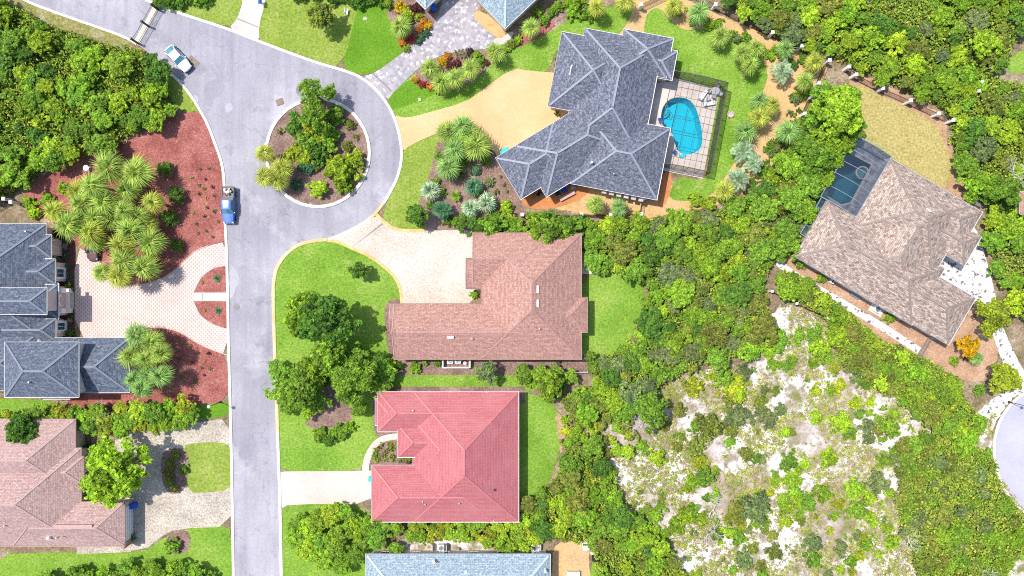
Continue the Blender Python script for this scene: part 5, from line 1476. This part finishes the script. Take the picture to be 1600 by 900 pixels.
wood(WOOD_NE, 130, (1.0, 2.7), ["lime green", "bright green", "mid green", "bright green", "olive", "lime green", "mid green", "grey-green", "dark green"], "oaks of the wood behind the black fence", seed=4, gap=.46, avoid=[HOLE_NE], name="scrub_oak_tree", kw="scrub oak")
WOOD_E = [(1540, 335), (1625, 330), (1625, 520), (1580, 470), (1560, 440), (1545, 395)]
wood(WOOD_E, 14, (1.5, 2.8), ["bright green", "mid green", "lime green"], "oaks along the right edge", seed=5, gap=.46)
# the big round oak above the dark cage and its neighbours down to the brown house
for k, (px, py, r_, c) in enumerate(((1288, 148, 2.6, "mid green"), (1322, 158, 3.0, "bright green"), (1328, 195, 3.0, "mid green"), (1292, 212, 3.2, "bright green"), (1268, 190, 2.4, "mid green"), (1312, 226, 2.6, "bright green"), (1255, 225, 2.6, "mid green"), (1240, 262, 2.6, "bright green"), (1262, 285, 2.8, "mid green"), (1285, 275, 2.4, "bright green"), (1235, 310, 2.6, "mid green"), (1258, 330, 2.4, "bright green"), (1228, 360, 2.4, "mid green"), (1302, 250, 1.8, "bright green"))):
    tree(px, py, r_, c, h=2.4, zs=.75, group="oaks between the palm garden and the dark cage")
tree(1305, 180, 4.6, "bright green", label="biggest round oak, between the palm garden and the dry lawn", h=3.4, meshes=DENSE, zs=.8)
tree(1275, 250, 3.4, "mid green", label="broad oak leaning over the dark cage's upper left side", h=3.0)
WOOD_MID = [(920, 350), (1000, 345), (1060, 335), (1110, 335), (1190, 295), (1230, 240), (1280, 215), (1300, 240), (1275, 320), (1240, 395), (1205, 410), (1190, 440), (1200, 500), (1185, 545), (1110, 565), (1040, 590), (1010, 640), (960, 655), (900, 650), (880, 620), (935, 600), (925, 570), (980, 540), (1000, 500), (1015, 455), (990, 430), (935, 420), (915, 395)]
wood(WOOD_MID, 150, (1.2, 3.0), ["bright green", "mid green", "mid green", "lime green", "dark green", "olive", "grey-green"], "oaks of the wood behind the brown house", seed=6, gap=.46)
WOOD_S = [(815, 800), (830, 780), (870, 745), (885, 700), (930, 690), (960, 740), (970, 790), (1010, 830), (1050, 860), (1080, 925), (940, 925), (925, 850), (880, 838), (830, 830), (800, 835)]
wood(WOOD_S, 55, (1.1, 2.6), ["mid green", "bright green", "dark green", "lime green", "olive"], "oaks of the thicket below the pink roof", seed=7, gap=.46)
WOOD_SE = [(1395, 690), (1440, 680), (1510, 690), (1545, 715), (1560, 770), (1600, 810), (1605, 850), (1570, 880), (1560, 925), (1440, 925), (1420, 860), (1400, 800), (1410, 750)]
wood(WOOD_SE, 75, (1.0, 2.2), ["olive", "grey-green", "mid green", "mid green", "bright green", "olive"], "scrub oaks of the thicket by the cul-de-sac", "scrub oak", seed=8, gap=.46, name="scrub_oak_tree", kw="scrub oak", hmul=.6)
WOOD_BAND = [(1215, 420), (1240, 430), (1300, 470), (1370, 530), (1440, 560), (1490, 590), (1500, 620), (1530, 660), (1520, 690), (1470, 680), (1420, 640), (1370, 600), (1310, 560), (1290, 500), (1255, 475), (1215, 455)]
wood(WOOD_BAND, 58, (.9, 2.3), ["bright green", "mid green", "lime green", "olive"], "oaks between the tan house and the scrub", seed=9, gap=.46, name="scrub_oak_tree", kw="scrub oak")
wood([(430, 590), (445, 560), (480, 545), (530, 545), (560, 565), (600, 560), (612, 590), (590, 620), (560, 640), (545, 610), (500, 600), (505, 640), (480, 660), (445, 640)], 16, (1.4, 2.8), ["mid green", "bright green", "dark green"], "street trees on the front lawn", seed=10, gap=.46)
wood([(445, 805), (500, 796), (560, 800), (620, 820), (625, 860), (575, 862), (545, 880), (500, 880), (460, 850)], 20, (1.5, 2.9), ["mid green", "bright green", "lime green"], "trees on the bottom lawn", seed=11, gap=.46)
wood([(640, 818), (840, 816), (840, 850), (790, 862), (740, 840), (640, 838)], 40, (1.0, 1.7), ["bright green", "lime green", "yellow-green"], "shrubby trees between the pink and pale blue roofs", "privet tree", seed=12, gap=.46, name="privet_tree", kw="privet")
wood([(-20, 650), (60, 645), (150, 640), (220, 635), (300, 628), (310, 650), (240, 672), (180, 672), (100, 660), (60, 690), (-20, 690)], 36, (1.3, 2.5), ["lime green", "yellow-green", "bright green", "mid green"], "trees of the hedge below the slate-blue house", seed=13, gap=.46, name="privet_tree", kw="privet")
wood([(50, 905), (110, 890), (200, 882), (290, 880), (330, 890), (345, 930), (50, 930)], 34, (1.2, 1.9), ["mid green", "bright green", "bright green"], "bushes of the bottom hedge", "privet tree", seed=14, gap=.46, name="privet_tree", kw="privet")
wood([(705, 345), (790, 340), (812, 348), (925, 345), (925, 372), (880, 385), (830, 372), (760, 372), (710, 362)], 20, (1.1, 2.0), ["mid green", "bright green", "dark green"], "hedge trees above the brown roof", seed=15, gap=.46, name="privet_tree", kw="privet")
wood([(815, 580), (870, 570), (935, 590), (935, 620), (880, 632), (825, 620)], 10, (1.2, 2.2), ["mid green", "bright green", "dark green"], "trees right above the pink roof's corner", seed=16, gap=.46)

wood([(878, 640), (930, 655), (990, 660), (985, 700), (950, 745), (890, 765), (884, 720)], 34, (.8, 1.6), ["lime green", "yellow-green", "olive", "bright green"], "scrubby bushes right of the pink house's lawn", "scrub oak", seed=17, gap=.46, name="scrub_oak_tree", kw="scrub oak", hmul=.5)
# single trees worth naming
for a in [
    (510, 500, 5.2, "dark green", DENSE, "big round dark oak on the front lawn"),
    (478, 489, 4.2, "bright green", OAK, "pale green oak behind the big round dark one on the front lawn"),
    (515, 556, 3.8, "mid green", OAK, "oak below the big round dark one on the front lawn"),
    (472, 605, 3.8, "mid green", OAK, "broad oak beside the street on the front lawn"),
    (495, 580, 3.2, "bright green", FEATHER, "feathery oak above the mulch patch on the front lawn"),
    (561, 424, 1.9, "dark green", BUSHY, "little dark tree alone on the curved front lawn"),
    (503, 27, 2.5, "olive", DENSE, "round tree alone on the top lawn"),
    (492, 148, 3.3, "mid green", FEATHER, "tall feathery tree leaning over the traffic island's upper kerb"),
    (492, 180, 3.0, "mid green", FEATHER, "lower half of the feathery pair on the traffic island"),
    (184, 733, 5.5, "lime green", DENSE, "golden-green maple beside the pebble driveway"),
    (172, 765, 2.6, "lime green", OAK, "lime tree overhanging the mauve-brown roof's garage wing"),
    (40, 672, 3.0, "dark green", DENSE, "dense dark tree over the mauve-brown roof's top edge"),
    (653, 337, 2.2, "dark green", DENSE, "dense dark tree by the pebbled forecourt entrance"),
    (715, 348, 1.3, "bright green", BUSHY, "small bright tree between the dark tree and the brown roof"),
    (1545, 495, 3.1, "yellow-green", DENSE, "yellowing tree at the tan house's right corner"),
    (1510, 540, 2.3, "golden", FEATHER, "golden-orange tree below the tan house's right corner"),
    (1565, 590, 3.0, "yellow-green", OAK, "yellow-tipped tree beside the white drive and cul-de-sac"),
    (1355, 775, 1.7, "lime green", BUSHY, "lime bush tree in the middle of the white sand"),
    (1310, 660, 2.2, "lime green", BALL, "round lime bush tree beside the white slab"),
    (1385, 668, 2.4, "mid green", BUSHY, "dark round bush tree right of the white slab"),
    (1283, 770, 2.0, "bright green", BUSHY, "bright upright bush tree left of the sand track"),
    (1130, 590, 2.0, "mid green", BUSHY, "bush tree at the upper left edge of the white sand"),
    (1155, 617, 1.5, "lime green", BALL, "round lime bush in the upper left sand patch"),
    (1107, 665, 2.6, "olive", BUSHY, "broad olive tree left of the sand clearing"),
    (1017, 640, 3.2, "mid green", OAK, "broad oak at the left end of the white sand"),
    (1520, 290, 2.6, "bright green", OAK, "oak at the right end of the dry lawn"),
    (1565, 300, 3.0, "mid green", DENSE, "dense oak beside the white utility box"),
    (856, 357, 2.9, "mid green", OAK, "oak leaning over the brown roof's upper edge"),
    (836, 352, 2.2, "bright green", OAK, "oak left of the one leaning over the brown roof's upper edge"),
    (885, 356, 2.4, "mid green", OAK, "oak right of the one leaning over the brown roof's upper edge"),
    (770, 352, 2.2, "mid green", OAK, "oak over the brown house's upper left eave"),
    (760, 582, 2.2, "grey-green", FEATHER, "feathery grey-green tree between the brown and pink houses"),
    (857, 600, 3.0, "bright green", OAK, "round oak above the pink roof's upper right corner"),
    (556, 588, 4.2, "mid green", FEATHER, "feathery oak nearest the pink roof's upper left corner"),
    (922, 557, 1.2, "mid green", BUSHY, "small tree at the brown house's back lawn"),
    (1430, 810, 2.2, "grey-green", FEATHER, "wispy grey-green scrub oak right of the sand track"),
    (1370, 755, 2.4, "grey-green", FEATHER, "wispy silver-green scrub oak above the sand track"),
    (1180, 790, 3.0, "grey-green", FEATHER, "wide grey-green scrub oak beside the pale dead snag"),
    (1070, 805, 1.9, "lime green", BALL, "round lime bush left of the pale dead snag"),
    (1100, 745, 2.2, "mid green", BUSHY, "mid green bush above the round lime bush"),
    (1085, 700, 2.0, "olive", BUSHY, "olive bush in the scrub above the mid green one"),
]:
    px, py, r_, col, ms, lab = a
    lowb = px > 1040 and py > 580 and px < 1500
    tree(px, py, r_, col, meshes=ms, label=lab, name="bush_tree" if lowb else "oak_tree", h=(.3 if lowb else None), zs=.8 if lowb else 1.0, base=.02)

# ------------------------------------------------------------------ palms
G1 = "palms of the red mulch bed"
for px, py in [(172, 262), (215, 268), (147, 290), (200, 296), (130, 320), (165, 316), (240, 316), (195, 328), (87, 330), (110, 352), (144, 362), (217, 338), (205, 360), (190, 382), (236, 378), (160, 426), (188, 432), (226, 418), (196, 408), (176, 345), (150, 340), (125, 300), (232, 352), (146, 372), (133, 340)]:
    palm(px, py, rnd.uniform(1.7, 2.7), rnd.uniform(3.0, 5.6), rnd.choice(["palm green", "warm palm green", "palm green"]), group=G1)
for px, py in [(214, 524), (238, 534), (207, 556), (230, 562), (253, 552), (212, 594), (232, 586), (252, 588), (222, 606)]:
    palm(px, py, rnd.uniform(1.7, 2.2), rnd.uniform(3.6, 4.8), rnd.choice(["cool palm green", "palm green"]), group="palms over the slate-blue house's low wing")
for px, py in [(413, 240), (441, 262), (415, 276), (436, 282)]:
    palm(px, py, rnd.uniform(1.7, 2.2), rnd.uniform(3.2, 4.2), "warm palm green", group="palms hanging over the traffic island's left kerb")
for px, py in [(627, 42), (672, 107), (712, 122), (736, 108), (775, 82), (690, 130)]:
    palm(px, py, rnd.uniform(1.6, 2.0), rnd.uniform(2.2, 3.4), "palm green", group="palms in the beds of the grey cobbled driveway")
for px, py in [(830, 44), (932, 12), (977, 3), (1052, 10), (1092, 20), (1125, 58), (1160, 84), (1179, 76), (1172, 102), (1187, 158), (1165, 206), (1226, 78), (1257, 127), (1273, 97), (1230, 206), (1185, 185), (1132, 298), (930, 320), (967, 324), (1205, 165)]:
    palm(px, py, rnd.uniform(1.6, 2.1), rnd.uniform(2.4, 4.0), rnd.choice(["palm green", "cool palm green", "warm palm green"]), group="palms of the sandy garden")
for px, py in [(1160, 237), (1222, 112), (1176, 256), (1152, 280)]:
    palm(px, py, rnd.uniform(1.7, 2.2), 2.2, "silvery", fr=PINN, n=20, name="feather_palm", kind="feather palm", group="silvery feather palms by the pool lawn", lo=-15)
for px, py in [(701, 208), (724, 200), (745, 228), (712, 234), (700, 262), (735, 212)]:
    palm(px, py, rnd.uniform(2.1, 2.6), rnd.uniform(2.8, 3.8), rnd.choice(["palm green", "cool palm green"]), group="palms between the tan driveway and the brown house")
for px, py, r_, c in ((680, 285, 1.0, "mid green"), (690, 300, 1.0, "bright green"), (725, 255, 1.2, "mid green"), (720, 275, 1.0, "grey-green"), (760, 250, 1.1, "mid green"), (765, 285, 1.0, "grey-green"), (725, 340, 1.0, "mid green"), (700, 345, 1.1, "dark green"), (775, 335, 1.0, "mid green"), (785, 345, 1.1, "dark green"), (750, 305, .8, "mid green"), (685, 245, 1.0, "mid green"), (775, 300, .8, "olive"), (672, 322, .9, "mid green")):
    shrub(px, py, r_, c, "low bed shrub", "bed_shrub", group="low shrubs among the silver palms")
for px, py, c in [(672, 298, "silvery"), (735, 325, "silvery"), (760, 316, "silvery"), (741, 292, "teal green")]:
    palm(px, py, rnd.uniform(1.5, 2.0), 1.7, c, fr=FANW, n=20, name="silver_palm", kind="silver palm", group="silver palms in the brown bed", lo=-20)
palm(691, 328, 1.8, 1.8, "teal green", fr=PINN, n=20, name="feather_palm", kind="feather palm", group="silver palms in the brown bed", lo=-10)
palm(712, 306, 1.0, .8, "bright green", fr=PINN, n=16, name="feather_palm", kind="feather palm", group="silver palms in the brown bed", lo=0)
palm(1585, 470, 1.2, 2.0, "mid green", group="palms beside the white drive")
palm(1525, 560, 1.3, 1.6, "cool palm green", group="palms beside the white drive")

# ------------------------------------------------------------------ shrubs and bedding
for px, py, r_ in ((259, 265, 1.6), (277, 306, 1.8), (266, 340, 1.7), (278, 384, 1.35)):
    shrub(px, py, r_, "dark green", "clipped round bush", "clipped_bush", BALL, .95, "round dark bushes in the red mulch bed")
for px, py, r_, c in ((743, 266, 1.1, "teal green"), (791, 323, 1.55, "lime green"), (758, 349, 1.9, "mid green"), (776, 352, 1.6, "mid green"), (741, 460, .9, "bright green"), (625, 572, 1.0, "dark green"), (649, 575, 1.3, "bright green"), (683, 567, .9, "dark green"), (664, 566, .8, "mid green"), (1389, 496, 1.3, "bright green"), (1283, 434, 1.1, "bright green"), (1250, 412, 1.2, "mid green"), (1086, 312, 1.5, "lime green"), (1110, 318, 1.6, "lime green"), (870, 178, .7, "dark green"), (866, 150, .3, "dark green"), (270, 853, 1.6, "mid green"), (612, 570, 1.3, "lime green"), (55, 330, 1.5, "lime green"), (75, 312, 1.4, "bright green"), (100, 295, 1.4, "lime green"), (45, 315, 1.3, "lime green"), (205, 840, .9, "mid green"), (137, 700, 1.0, "deep green"), (1508, 560, .8, "purple"), (1490, 565, 1.0, "bright green"), (1530, 610, 1.3, "mid green"), (1270, 300, 1.2, "mid green")):
    shrub(px, py, r_, c)
for k, (px, py, r_) in enumerate(((275, 711, .95), (267, 723, 1.05), (264, 737, 1.05), (266, 751, 1.0), (273, 763, .85))):
    shrub(px, py, r_, "olive", "clipped ball bush", "clipped_bush", BALL, .9, "clipped balls in the pebble driveway bed", ["topmost", "second from the top", "middle", "second from the bottom", "bottom"][k] + " clipped ball bush in the pebble driveway bed", base=.08)
shrub(287, 733, 1.0, "mid green", label="loose leafy shrub beside the clipped balls", base=.08)
for px, py, r_, c in ((462, 197, 1.5, "dark green"), (492, 196, 1.7, "yellow-green"), (480, 222, 1.6, "mid green"), (515, 215, 1.6, "mid green"), (500, 240, 1.4, "dark green"), (463, 240, 1.4, "yellow-green"), (478, 248, 1.2, "lime green"), (533, 268, 2.0, "lime green"), (525, 258, 1.4, "yellow-green"), (498, 295, 1.3, "lime green"), (553, 250, 1.3, "lime green"), (540, 290, 1.2, "bright green"), (463, 289, .7, "teal green"), (480, 262, 1.0, "teal green"), (547, 195, .7, "olive"), (556, 214, .5, "olive"), (543, 228, .7, "olive"), (495, 262, .6, "olive"), (438, 205, .5, "olive"), (524, 180, 1.3, "mid green")):
    shrub(px, py, r_ * 1.6, c, group="shrubs of the traffic island", base=.08)
for px, py, r_, c in ((625, 12, 1.3, "golden"), (636, 20, 1.2, "yellow-green"), (651, 14, 1.3, "maroon"), (640, 32, 1.0, "mid green"), (662, 36, 1.0, "orange"), (668, 40, 1.0, "golden"), (655, 46, .9, "orange"), (642, 60, 1.0, "red"), (630, 66, .9, "orange"), (660, 58, .8, "teal green"), (666, 52, .8, "teal green"), (654, 64, .8, "teal green"), (635, 76, .8, "lime green"), (605, 5, 1.2, "mid green"), (655, 27, 1.0, "lime green"),
        (691, 96, 1.0, "golden"), (699, 88, .9, "orange"), (706, 103, 1.1, "maroon"), (715, 99, .9, "maroon"), (735, 80, .7, "purple"), (734, 86, .7, "purple"), (746, 88, 1.1, "bright green"), (750, 97, 1.0, "mid green"), (650, 125, .8, "orange"), (660, 132, .8, "red"), (672, 136, .8, "orange"), (685, 142, .8, "lime green"), (760, 98, .7, "maroon"), (800, 68, 1.0, "bright green"), (810, 62, 1.0, "bright green"), (790, 76, .9, "bright green")):
    shrub(px, py, r_, c, "bedding shrub", "bedding_shrub", group="coloured shrubs in the cobbled driveway beds", meshes=BUSHY)
for i in range(4):
    for j in range(3):
        shrub(712 + i * 5.5 + j * 1.5, 80 + j * 5.5 - i * .8, .3, "olive", "tiny clipped plant", "bedding_plant", SMALL, 1.0, "tiny plants set in a grid by the cobbled driveway", "tiny clipped plant in the cobbled driveway grid, " + ["first", "second", "third", "fourth"][i] + " of the " + ["top", "middle", "bottom"][j] + " row", "plant")
dots = [(313, 264, "dark green"), (327, 264, "dark green"), (299, 277, "lime green"), (322, 280, "maroon"), (310, 289, "olive"), (332, 292, "maroon"), (318, 294, "olive"), (311, 302, "olive"), (335, 306, "dark green"), (322, 309, "yellow"), (323, 324, "dark green"), (335, 330, "dark green"), (301, 332, "yellow-green"), (319, 337, "olive"), (341, 346, "olive"), (307, 350, "dark green"), (322, 361, "dark green"), (310, 365, "olive"), (332, 370, "olive"),
        (231, 519, "yellow"), (246, 520, "yellow"), (297, 540, "olive"), (310, 551, "dark green"), (326, 552, "maroon"), (269, 557, "yellow"), (320, 563, "yellow"), (301, 566, "maroon"), (290, 585, "yellow-green"), (315, 574, "olive"), (328, 577, "olive"), (319, 586, "maroon"), (281, 562, "dark green"), (284, 590, "olive"), (305, 596, "olive"), (316, 441, "lime green"), (320, 485, "yellow-green")]
for px, py, c in dots:
    shrub(px, py, rnd.uniform(.3, .48), c, "low plant", "bedding_plant", SMALL, .9, "low plants dotted over the red mulch", cat="plant")
for px, py, r_ in ((339, 435, .95), (341, 485, .85), (101, 385, .7), (104, 399, .7), (91, 406, .7), (105, 416, .7), (107, 428, .6), (108, 437, .6), (109, 500, .6), (111, 515, .6)):
    agave(px, py, r_, rnd.choice(["silvery", "teal green"]))
for px, py, r_, c in ((108, 446, .8, "bright green"), (113, 452, .6, "mid green"), (112, 492, .7, "dark green"), (110, 522, .9, "dark green"), (88, 366, 1.2, "deep green")):
    shrub(px, py, r_, c)
for px, py in ((782, 276), (787, 289), (792, 299), (871, 82), (868, 92), (867, 102), (866, 142), (865, 152), (863, 163)):
    shrub(px, py, .42, "olive", "low plant", "bedding_plant", SMALL, .9, "low plants along the grey house's walls", cat="plant")
r2 = random.Random(77)
MARKS_BED = None
bedp = [(584, 724), (582, 708), (596, 690), (636, 686), (640, 722)]
k = 0
while k < 34:
    x, y = r2.uniform(582, 640), r2.uniform(686, 726)
    if inside((x, y), bedp):
        shrub(x, y, r2.uniform(.45, .65), r2.choice(["olive", "yellow-green", "maroon", "mid green"]), "bedding shrub", "bedding_shrub", SMALL, .8, "low shrubs filling the curved bed by the pink roof", None, "shrub", .06); k += 1
for px, py, r_, c in ((530, 675, 1.8, "mid green"), (500, 678, 1.5, "mid green"), (515, 685, 1.5, "dark green"), (545, 668, 1.4, "bright green")):
    shrub(px, py, r_, c)
r2 = random.Random(78)
for k in range(95):                              # low shrubs in the sandy garden round the pool lawn
    t = r2.random(); x, y = 1045 + t * 215, 8 + t * 95 + r2.uniform(-8, 12)
    if k > 34: t = r2.random(); x, y = 1262 - 85 * t * t + r2.uniform(-26, 10), 120 + 175 * t + r2.uniform(-8, 8)
    shrub(x, y, r2.uniform(.4, 1.25), r2.choice(["mid green", "dark green", "lime green", "bright green", "grey-green"]), "garden shrub", "garden_shrub", None, .9, "low shrubs of the sandy palm garden")
for px, py in ((560, 2), (585, -2), (540, -6), (520, 0), (470, -5), (492, -8)): shrub(px, py, rnd.uniform(1.2, 1.9), "dark green", "garden shrub", "garden_shrub", group="shrubs along the top edge")
for px, py in ((268, 4), (282, 2), (297, 0), (312, 3), (250, 2), (325, 0)): shrub(px, py, rnd.uniform(1.0, 1.6), rnd.choice(["mid green", "dark green", "maroon"]), "garden shrub", "garden_shrub", group="shrubs along the top edge")
for px, py in ((795, 20), (870, 12), (885, 5), (905, 2), (920, 20), (850, 32), (862, 18), (840, 20), (895, 18)): shrub(px, py, rnd.uniform(1.1, 1.8), rnd.choice(["bright green", "mid green", "lime green"]), "garden shrub", "garden_shrub", group="shrubs between the top house and the grey house")

# scrub: bushes one can count, then the ground cover
r2 = random.Random(79)
SCR_IN = [(1040, 610), (1110, 580), (1190, 565), (1200, 500), (1235, 480), (1290, 510), (1350, 565), (1420, 640), (1480, 700), (1400, 700), (1390, 780), (1400, 860), (1430, 920), (960, 920), (1000, 850), (950, 790), (960, 740), (905, 700), (1000, 680)]
done = []; k = 0; tr = 0
thick = []
while len(thick) < 46 and tr < 4000:
    tr += 1; x, y = r2.uniform(890, 1480), r2.uniform(500, 905)
    if inside((x, y), SCR_IN) and all(math.hypot(x - a, y - b) > 34 for a, b, *_ in thick):
        thick.append((x, y, r2.uniform(8, 30), r2.choice((0, 0, 1, 2))))
tr = 0
PAL = (["lime green", "bright green", "yellow-green"], ["olive", "mid green", "grey-green"], ["bright green", "mid green", "lime green"])
while k < 235 and tr < 40000:
    tr += 1
    if r2.random() < .82:
        a, b, sp, pc = r2.choice(thick); x, y = a + r2.gauss(0, sp * 1.25), b + r2.gauss(0, sp * .8); pal = PAL[pc]; tight = 4.2
    else:
        x, y = r2.uniform(880, 1500), r2.uniform(490, 915); pal = ["olive", "yellow-green", "mid green"]; tight = 8
    if not inside((x, y), SCR_IN): continue
    R_ = r2.triangular(.5, 2.5, .9) if tight < 5 else r2.uniform(.3, .7)
    if any((x - a) ** 2 + (y - b) ** 2 < ((R_ + c) * tight) ** 2 for a, b, c in done): continue
    done.append((x, y, R_)); k += 1
    shrub(x, y, R_, r2.choice(pal), "scrub bush", "scrub_bush", FEATHER if (r2.random() < .25 and R_ > 1) else None, .7, "bushes dotted over the white sand", base=.02)

def tufts(name, poly, n, zmax, cols, label, seed, size=(.12, .34), patch=False):
    """Uncountable low growth: leaf-sized blades in clumps, spread over the ground."""
    rs = np.random.RandomState(seed); xs = [p[0] for p in poly]; ys = [p[1] for p in poly]
    C = []
    while len(C) < n:
        x, y = rs.uniform(min(xs), max(xs)), rs.uniform(min(ys), max(ys))
        if patch and math.sin(x * .045 + 1.3 * math.sin(y * .03)) * math.sin(y * .052 + 1.1 * math.sin(x * .027)) + rs.normal() * .3 < .0: continue
        if inside((x, y), poly): C.append((x, y))
    C = np.array(C); per = 9
    base = np.repeat(C, per, 0); rad = np.repeat(rs.uniform(.12, .55, n), per)
    a = rs.uniform(0, 6.283, n * per); rr_ = np.sqrt(rs.uniform(0, 1, n * per)) * rad
    pts = np.stack([(base[:, 0] - 800) * GS + np.cos(a) * rr_, (450 - base[:, 1]) * GS + np.sin(a) * rr_, rs.uniform(.03, zmax, n * per) * (1.1 - rr_ / (rad + .01) * .6)], 1)
    nrm = rs.normal(size=(n * per, 3)) * .8; nrm[:, 2] = np.abs(nrm[:, 2]) + .35; nrm /= np.linalg.norm(nrm, axis=1)[:, None]
    tone = np.clip(np.repeat(rs.uniform(0, 1, n), per) + rs.normal(size=n * per) * .06, 0, 1)
    me = leaf_mesh(name, pts, nrm, rs.uniform(size[0], size[1], n * per), tone, .6)
    mm = cols if not isinstance(cols, str) else M[cols]
    me.materials.append(mm); o = link(name, me)
    tag(o, label, None, None, 'stuff'); return o
def tuft_mat(name, stops):
    m, nt, b = new_mat(name); at = nt.nodes.new("ShaderNodeAttribute"); at.attribute_name = "tone"
    nt.links.new(ramp(nt, at.outputs["Fac"], stops), b.inputs["Base Color"]); b.inputs["Roughness"].default_value = .8; b.inputs["Specular IOR Level"].default_value = .15
    return m
tuft_mat("scrub_growth", [(0.0, (.30, .22, .16)), (.2, (.36, .27, .19)), (.36, (.24, .25, .07)), (.6, (.22, .31, .05)), (.8, (.34, .40, .05)), (1.0, (.46, .42, .08))])
tuft_mat("wood_growth", [(0.0, (.10, .16, .03)), (.4, (.18, .28, .03)), (.75, (.28, .38, .04)), (1.0, (.42, .42, .06))])
tufts("scrub_growth", SCRUB, 11500, .35, "scrub_growth", "dry grey-green growth scattered thickly over the white sand", 1, (.18, .42), True)
k = 0
for pl, n in ((WOOD_NW, 6500), (WOOD_NE, 9500), (WOOD_MID, 9000), (WOOD_S, 3600), (WOOD_SE, 4600), (WOOD_BAND, 4000), (WOOD_E, 700)):
    k += 1
    tufts("undergrowth", pl, n, 2.3, "wood_growth", ["leafy undergrowth of the wood beside the road", "leafy undergrowth of the wood behind the black fence", "leafy undergrowth of the wood behind the brown house", "leafy undergrowth of the thicket below the pink roof", "leafy undergrowth of the thicket by the cul-de-sac", "leafy undergrowth between the tan house and the scrub", "leafy undergrowth along the right edge"][k - 1], 10 + k, (.25, .5))

# dead snags
def snag(label, px, py, h, seed, spread=1.0):
    r_ = random.Random(seed); parts = []
    def grow(p, d, L, rad, depth):
        q = p + d * L; mid = p.lerp(q, .5) + Vector((r_.uniform(-1, 1), r_.uniform(-1, 1), r_.uniform(-1, 1))) * L * .07
        parts.append(tube_vf([p, mid, q], [rad, rad * .8, rad * .6], 5))
        if depth == 0: return
        for k in range(r_.choice((2, 3, 3))):
            nd = (d + Vector((r_.uniform(-1, 1), r_.uniform(-1, 1), r_.uniform(-.5, .45))) * .85 * spread).normalized()
            grow(p.lerp(q, r_.uniform(.55, 1.0)), nd, L * r_.uniform(.55, .8), rad * .55, depth - 1)
    root = empty("dead_tree", P(px, py)); tag(root, label, "dead tree", "dead trees")
    for k in range(3):
        grow(Vector((0, 0, 0)), Vector((r_.uniform(-.6, .6), r_.uniform(-.6, .6), .7)).normalized(), h * .42, .085, 4)
    V, F = merge(*parts); mk("branches", V, F, M["bark_dead"], root)
snag("pale leafless snag standing left of the white sand track", 1108, 832, 4.2, 5)
snag("small pale snag poking out of the oak below the brown house's back lawn", 1000, 645, 5.5, 6)
snag("pale twiggy snag in the hedge below the slate-blue house", 170, 642, 3.4, 7)
snag("pale snag beside the wide grey-green scrub oak", 1118, 788, 3.2, 8)
snag("pale snag in the thicket right of the sand track", 1415, 835, 3.2, 9)
snag("pale snag among the trees right of the dry lawn", 1565, 278, 5.5, 10)
snag("bleached snag at the bottom right corner", 1535, 890, 3.0, 11)

# ------------------------------------------------------------------ labels: each plant is told by what it grows near
MARKS = [("blue pickup", 357, 320), ("white sedan", 280, 92), ("road gate", 228, 40), ("bird bath", 140, 264), ("maroon car", 148, 386), ("round manhole", 472, 141), ("island's brown drain", 437, 159), ("kidney pool", 1065, 195), ("fire pit", 1141, 179),
         ("dark pool cage", 1325, 280), ("tan house's white vent", 1450, 331), ("brown house's twin vents", 840, 463), ("pink roof's black vent", 773, 765), ("pale blue roof", 716, 885), ("slate-blue upper roof", 65, 577), ("globe lamp by the street", 345, 628), ("globe lamp by the cul-de-sac", 1576, 628),
         ("black fence corner", 1288, 100), ("dry lawn", 1410, 200), ("white slab", 1341, 660), ("pale dead snag", 1108, 832), ("sand track", 1290, 820), ("white utility box", 1521, 266), ("weathered fence", 1555, 72), ("top sandy patch", 1400, 5), ("mauve roof's blue bin", 212, 788), ("top house's blue bin", 678, 14),
         ("cobbled driveway", 700, 60), ("teal garage-corner box", 788, 238), ("brown house's back lawn", 950, 490), ("pink house's side lawn", 845, 690), ("black grill", 930, 871), ("white pen", 714, 567), ("forecourt drain", 575, 368), ("pink house's drive", 500, 762), ("pink house's curved path", 582, 700), ("half-moon beds", 330, 464), ("tan house's path end", 1433, 556), ("white post by the scrub", 1243, 476), ("blue mailbox", 410, 5), ("stone bowl", 950, 327), ("tan house's path start", 1210, 400), ("white drive", 1540, 440)]
ORD = ["first", "second", "third", "fourth", "fifth", "sixth", "seventh", "eighth", "ninth", "tenth", "eleventh", "twelfth", "thirteenth", "fourteenth", "fifteenth", "sixteenth", "seventeenth", "eighteenth", "nineteenth", "twentieth"]
bins_ = {}
for rec in PLANTS:
    o, kind, col, px, py, sz, cat, grp, lab = rec
    o["category"] = cat
    if grp: o["group"] = grp
    if lab: o["label"] = lab; continue
    best = min(MARKS, key=lambda m_: (m_[1] - px) ** 2 + (m_[2] - py) ** 2)
    dx, dy = px - best[1], py - best[2]
    side = ("to the right of" if dx > 0 else "to the left of") if abs(dx) > abs(dy) else ("below" if dy > 0 else "above")
    words_ = " ".join(w for w in (sz, col, kind) if w)
    bins_.setdefault((words_, side, best[0]), []).append((math.hypot(dx, dy), o))
for (words_, side, mark), lst in bins_.items():
    lst.sort(key=lambda t: t[0])
    for k, (d, o) in enumerate(lst):
        o["label"] = f"{words_} {side} the {mark}" if len(lst) == 1 else f"{ORD[min(k, 19)]}-nearest {words_} {side} the {mark}"
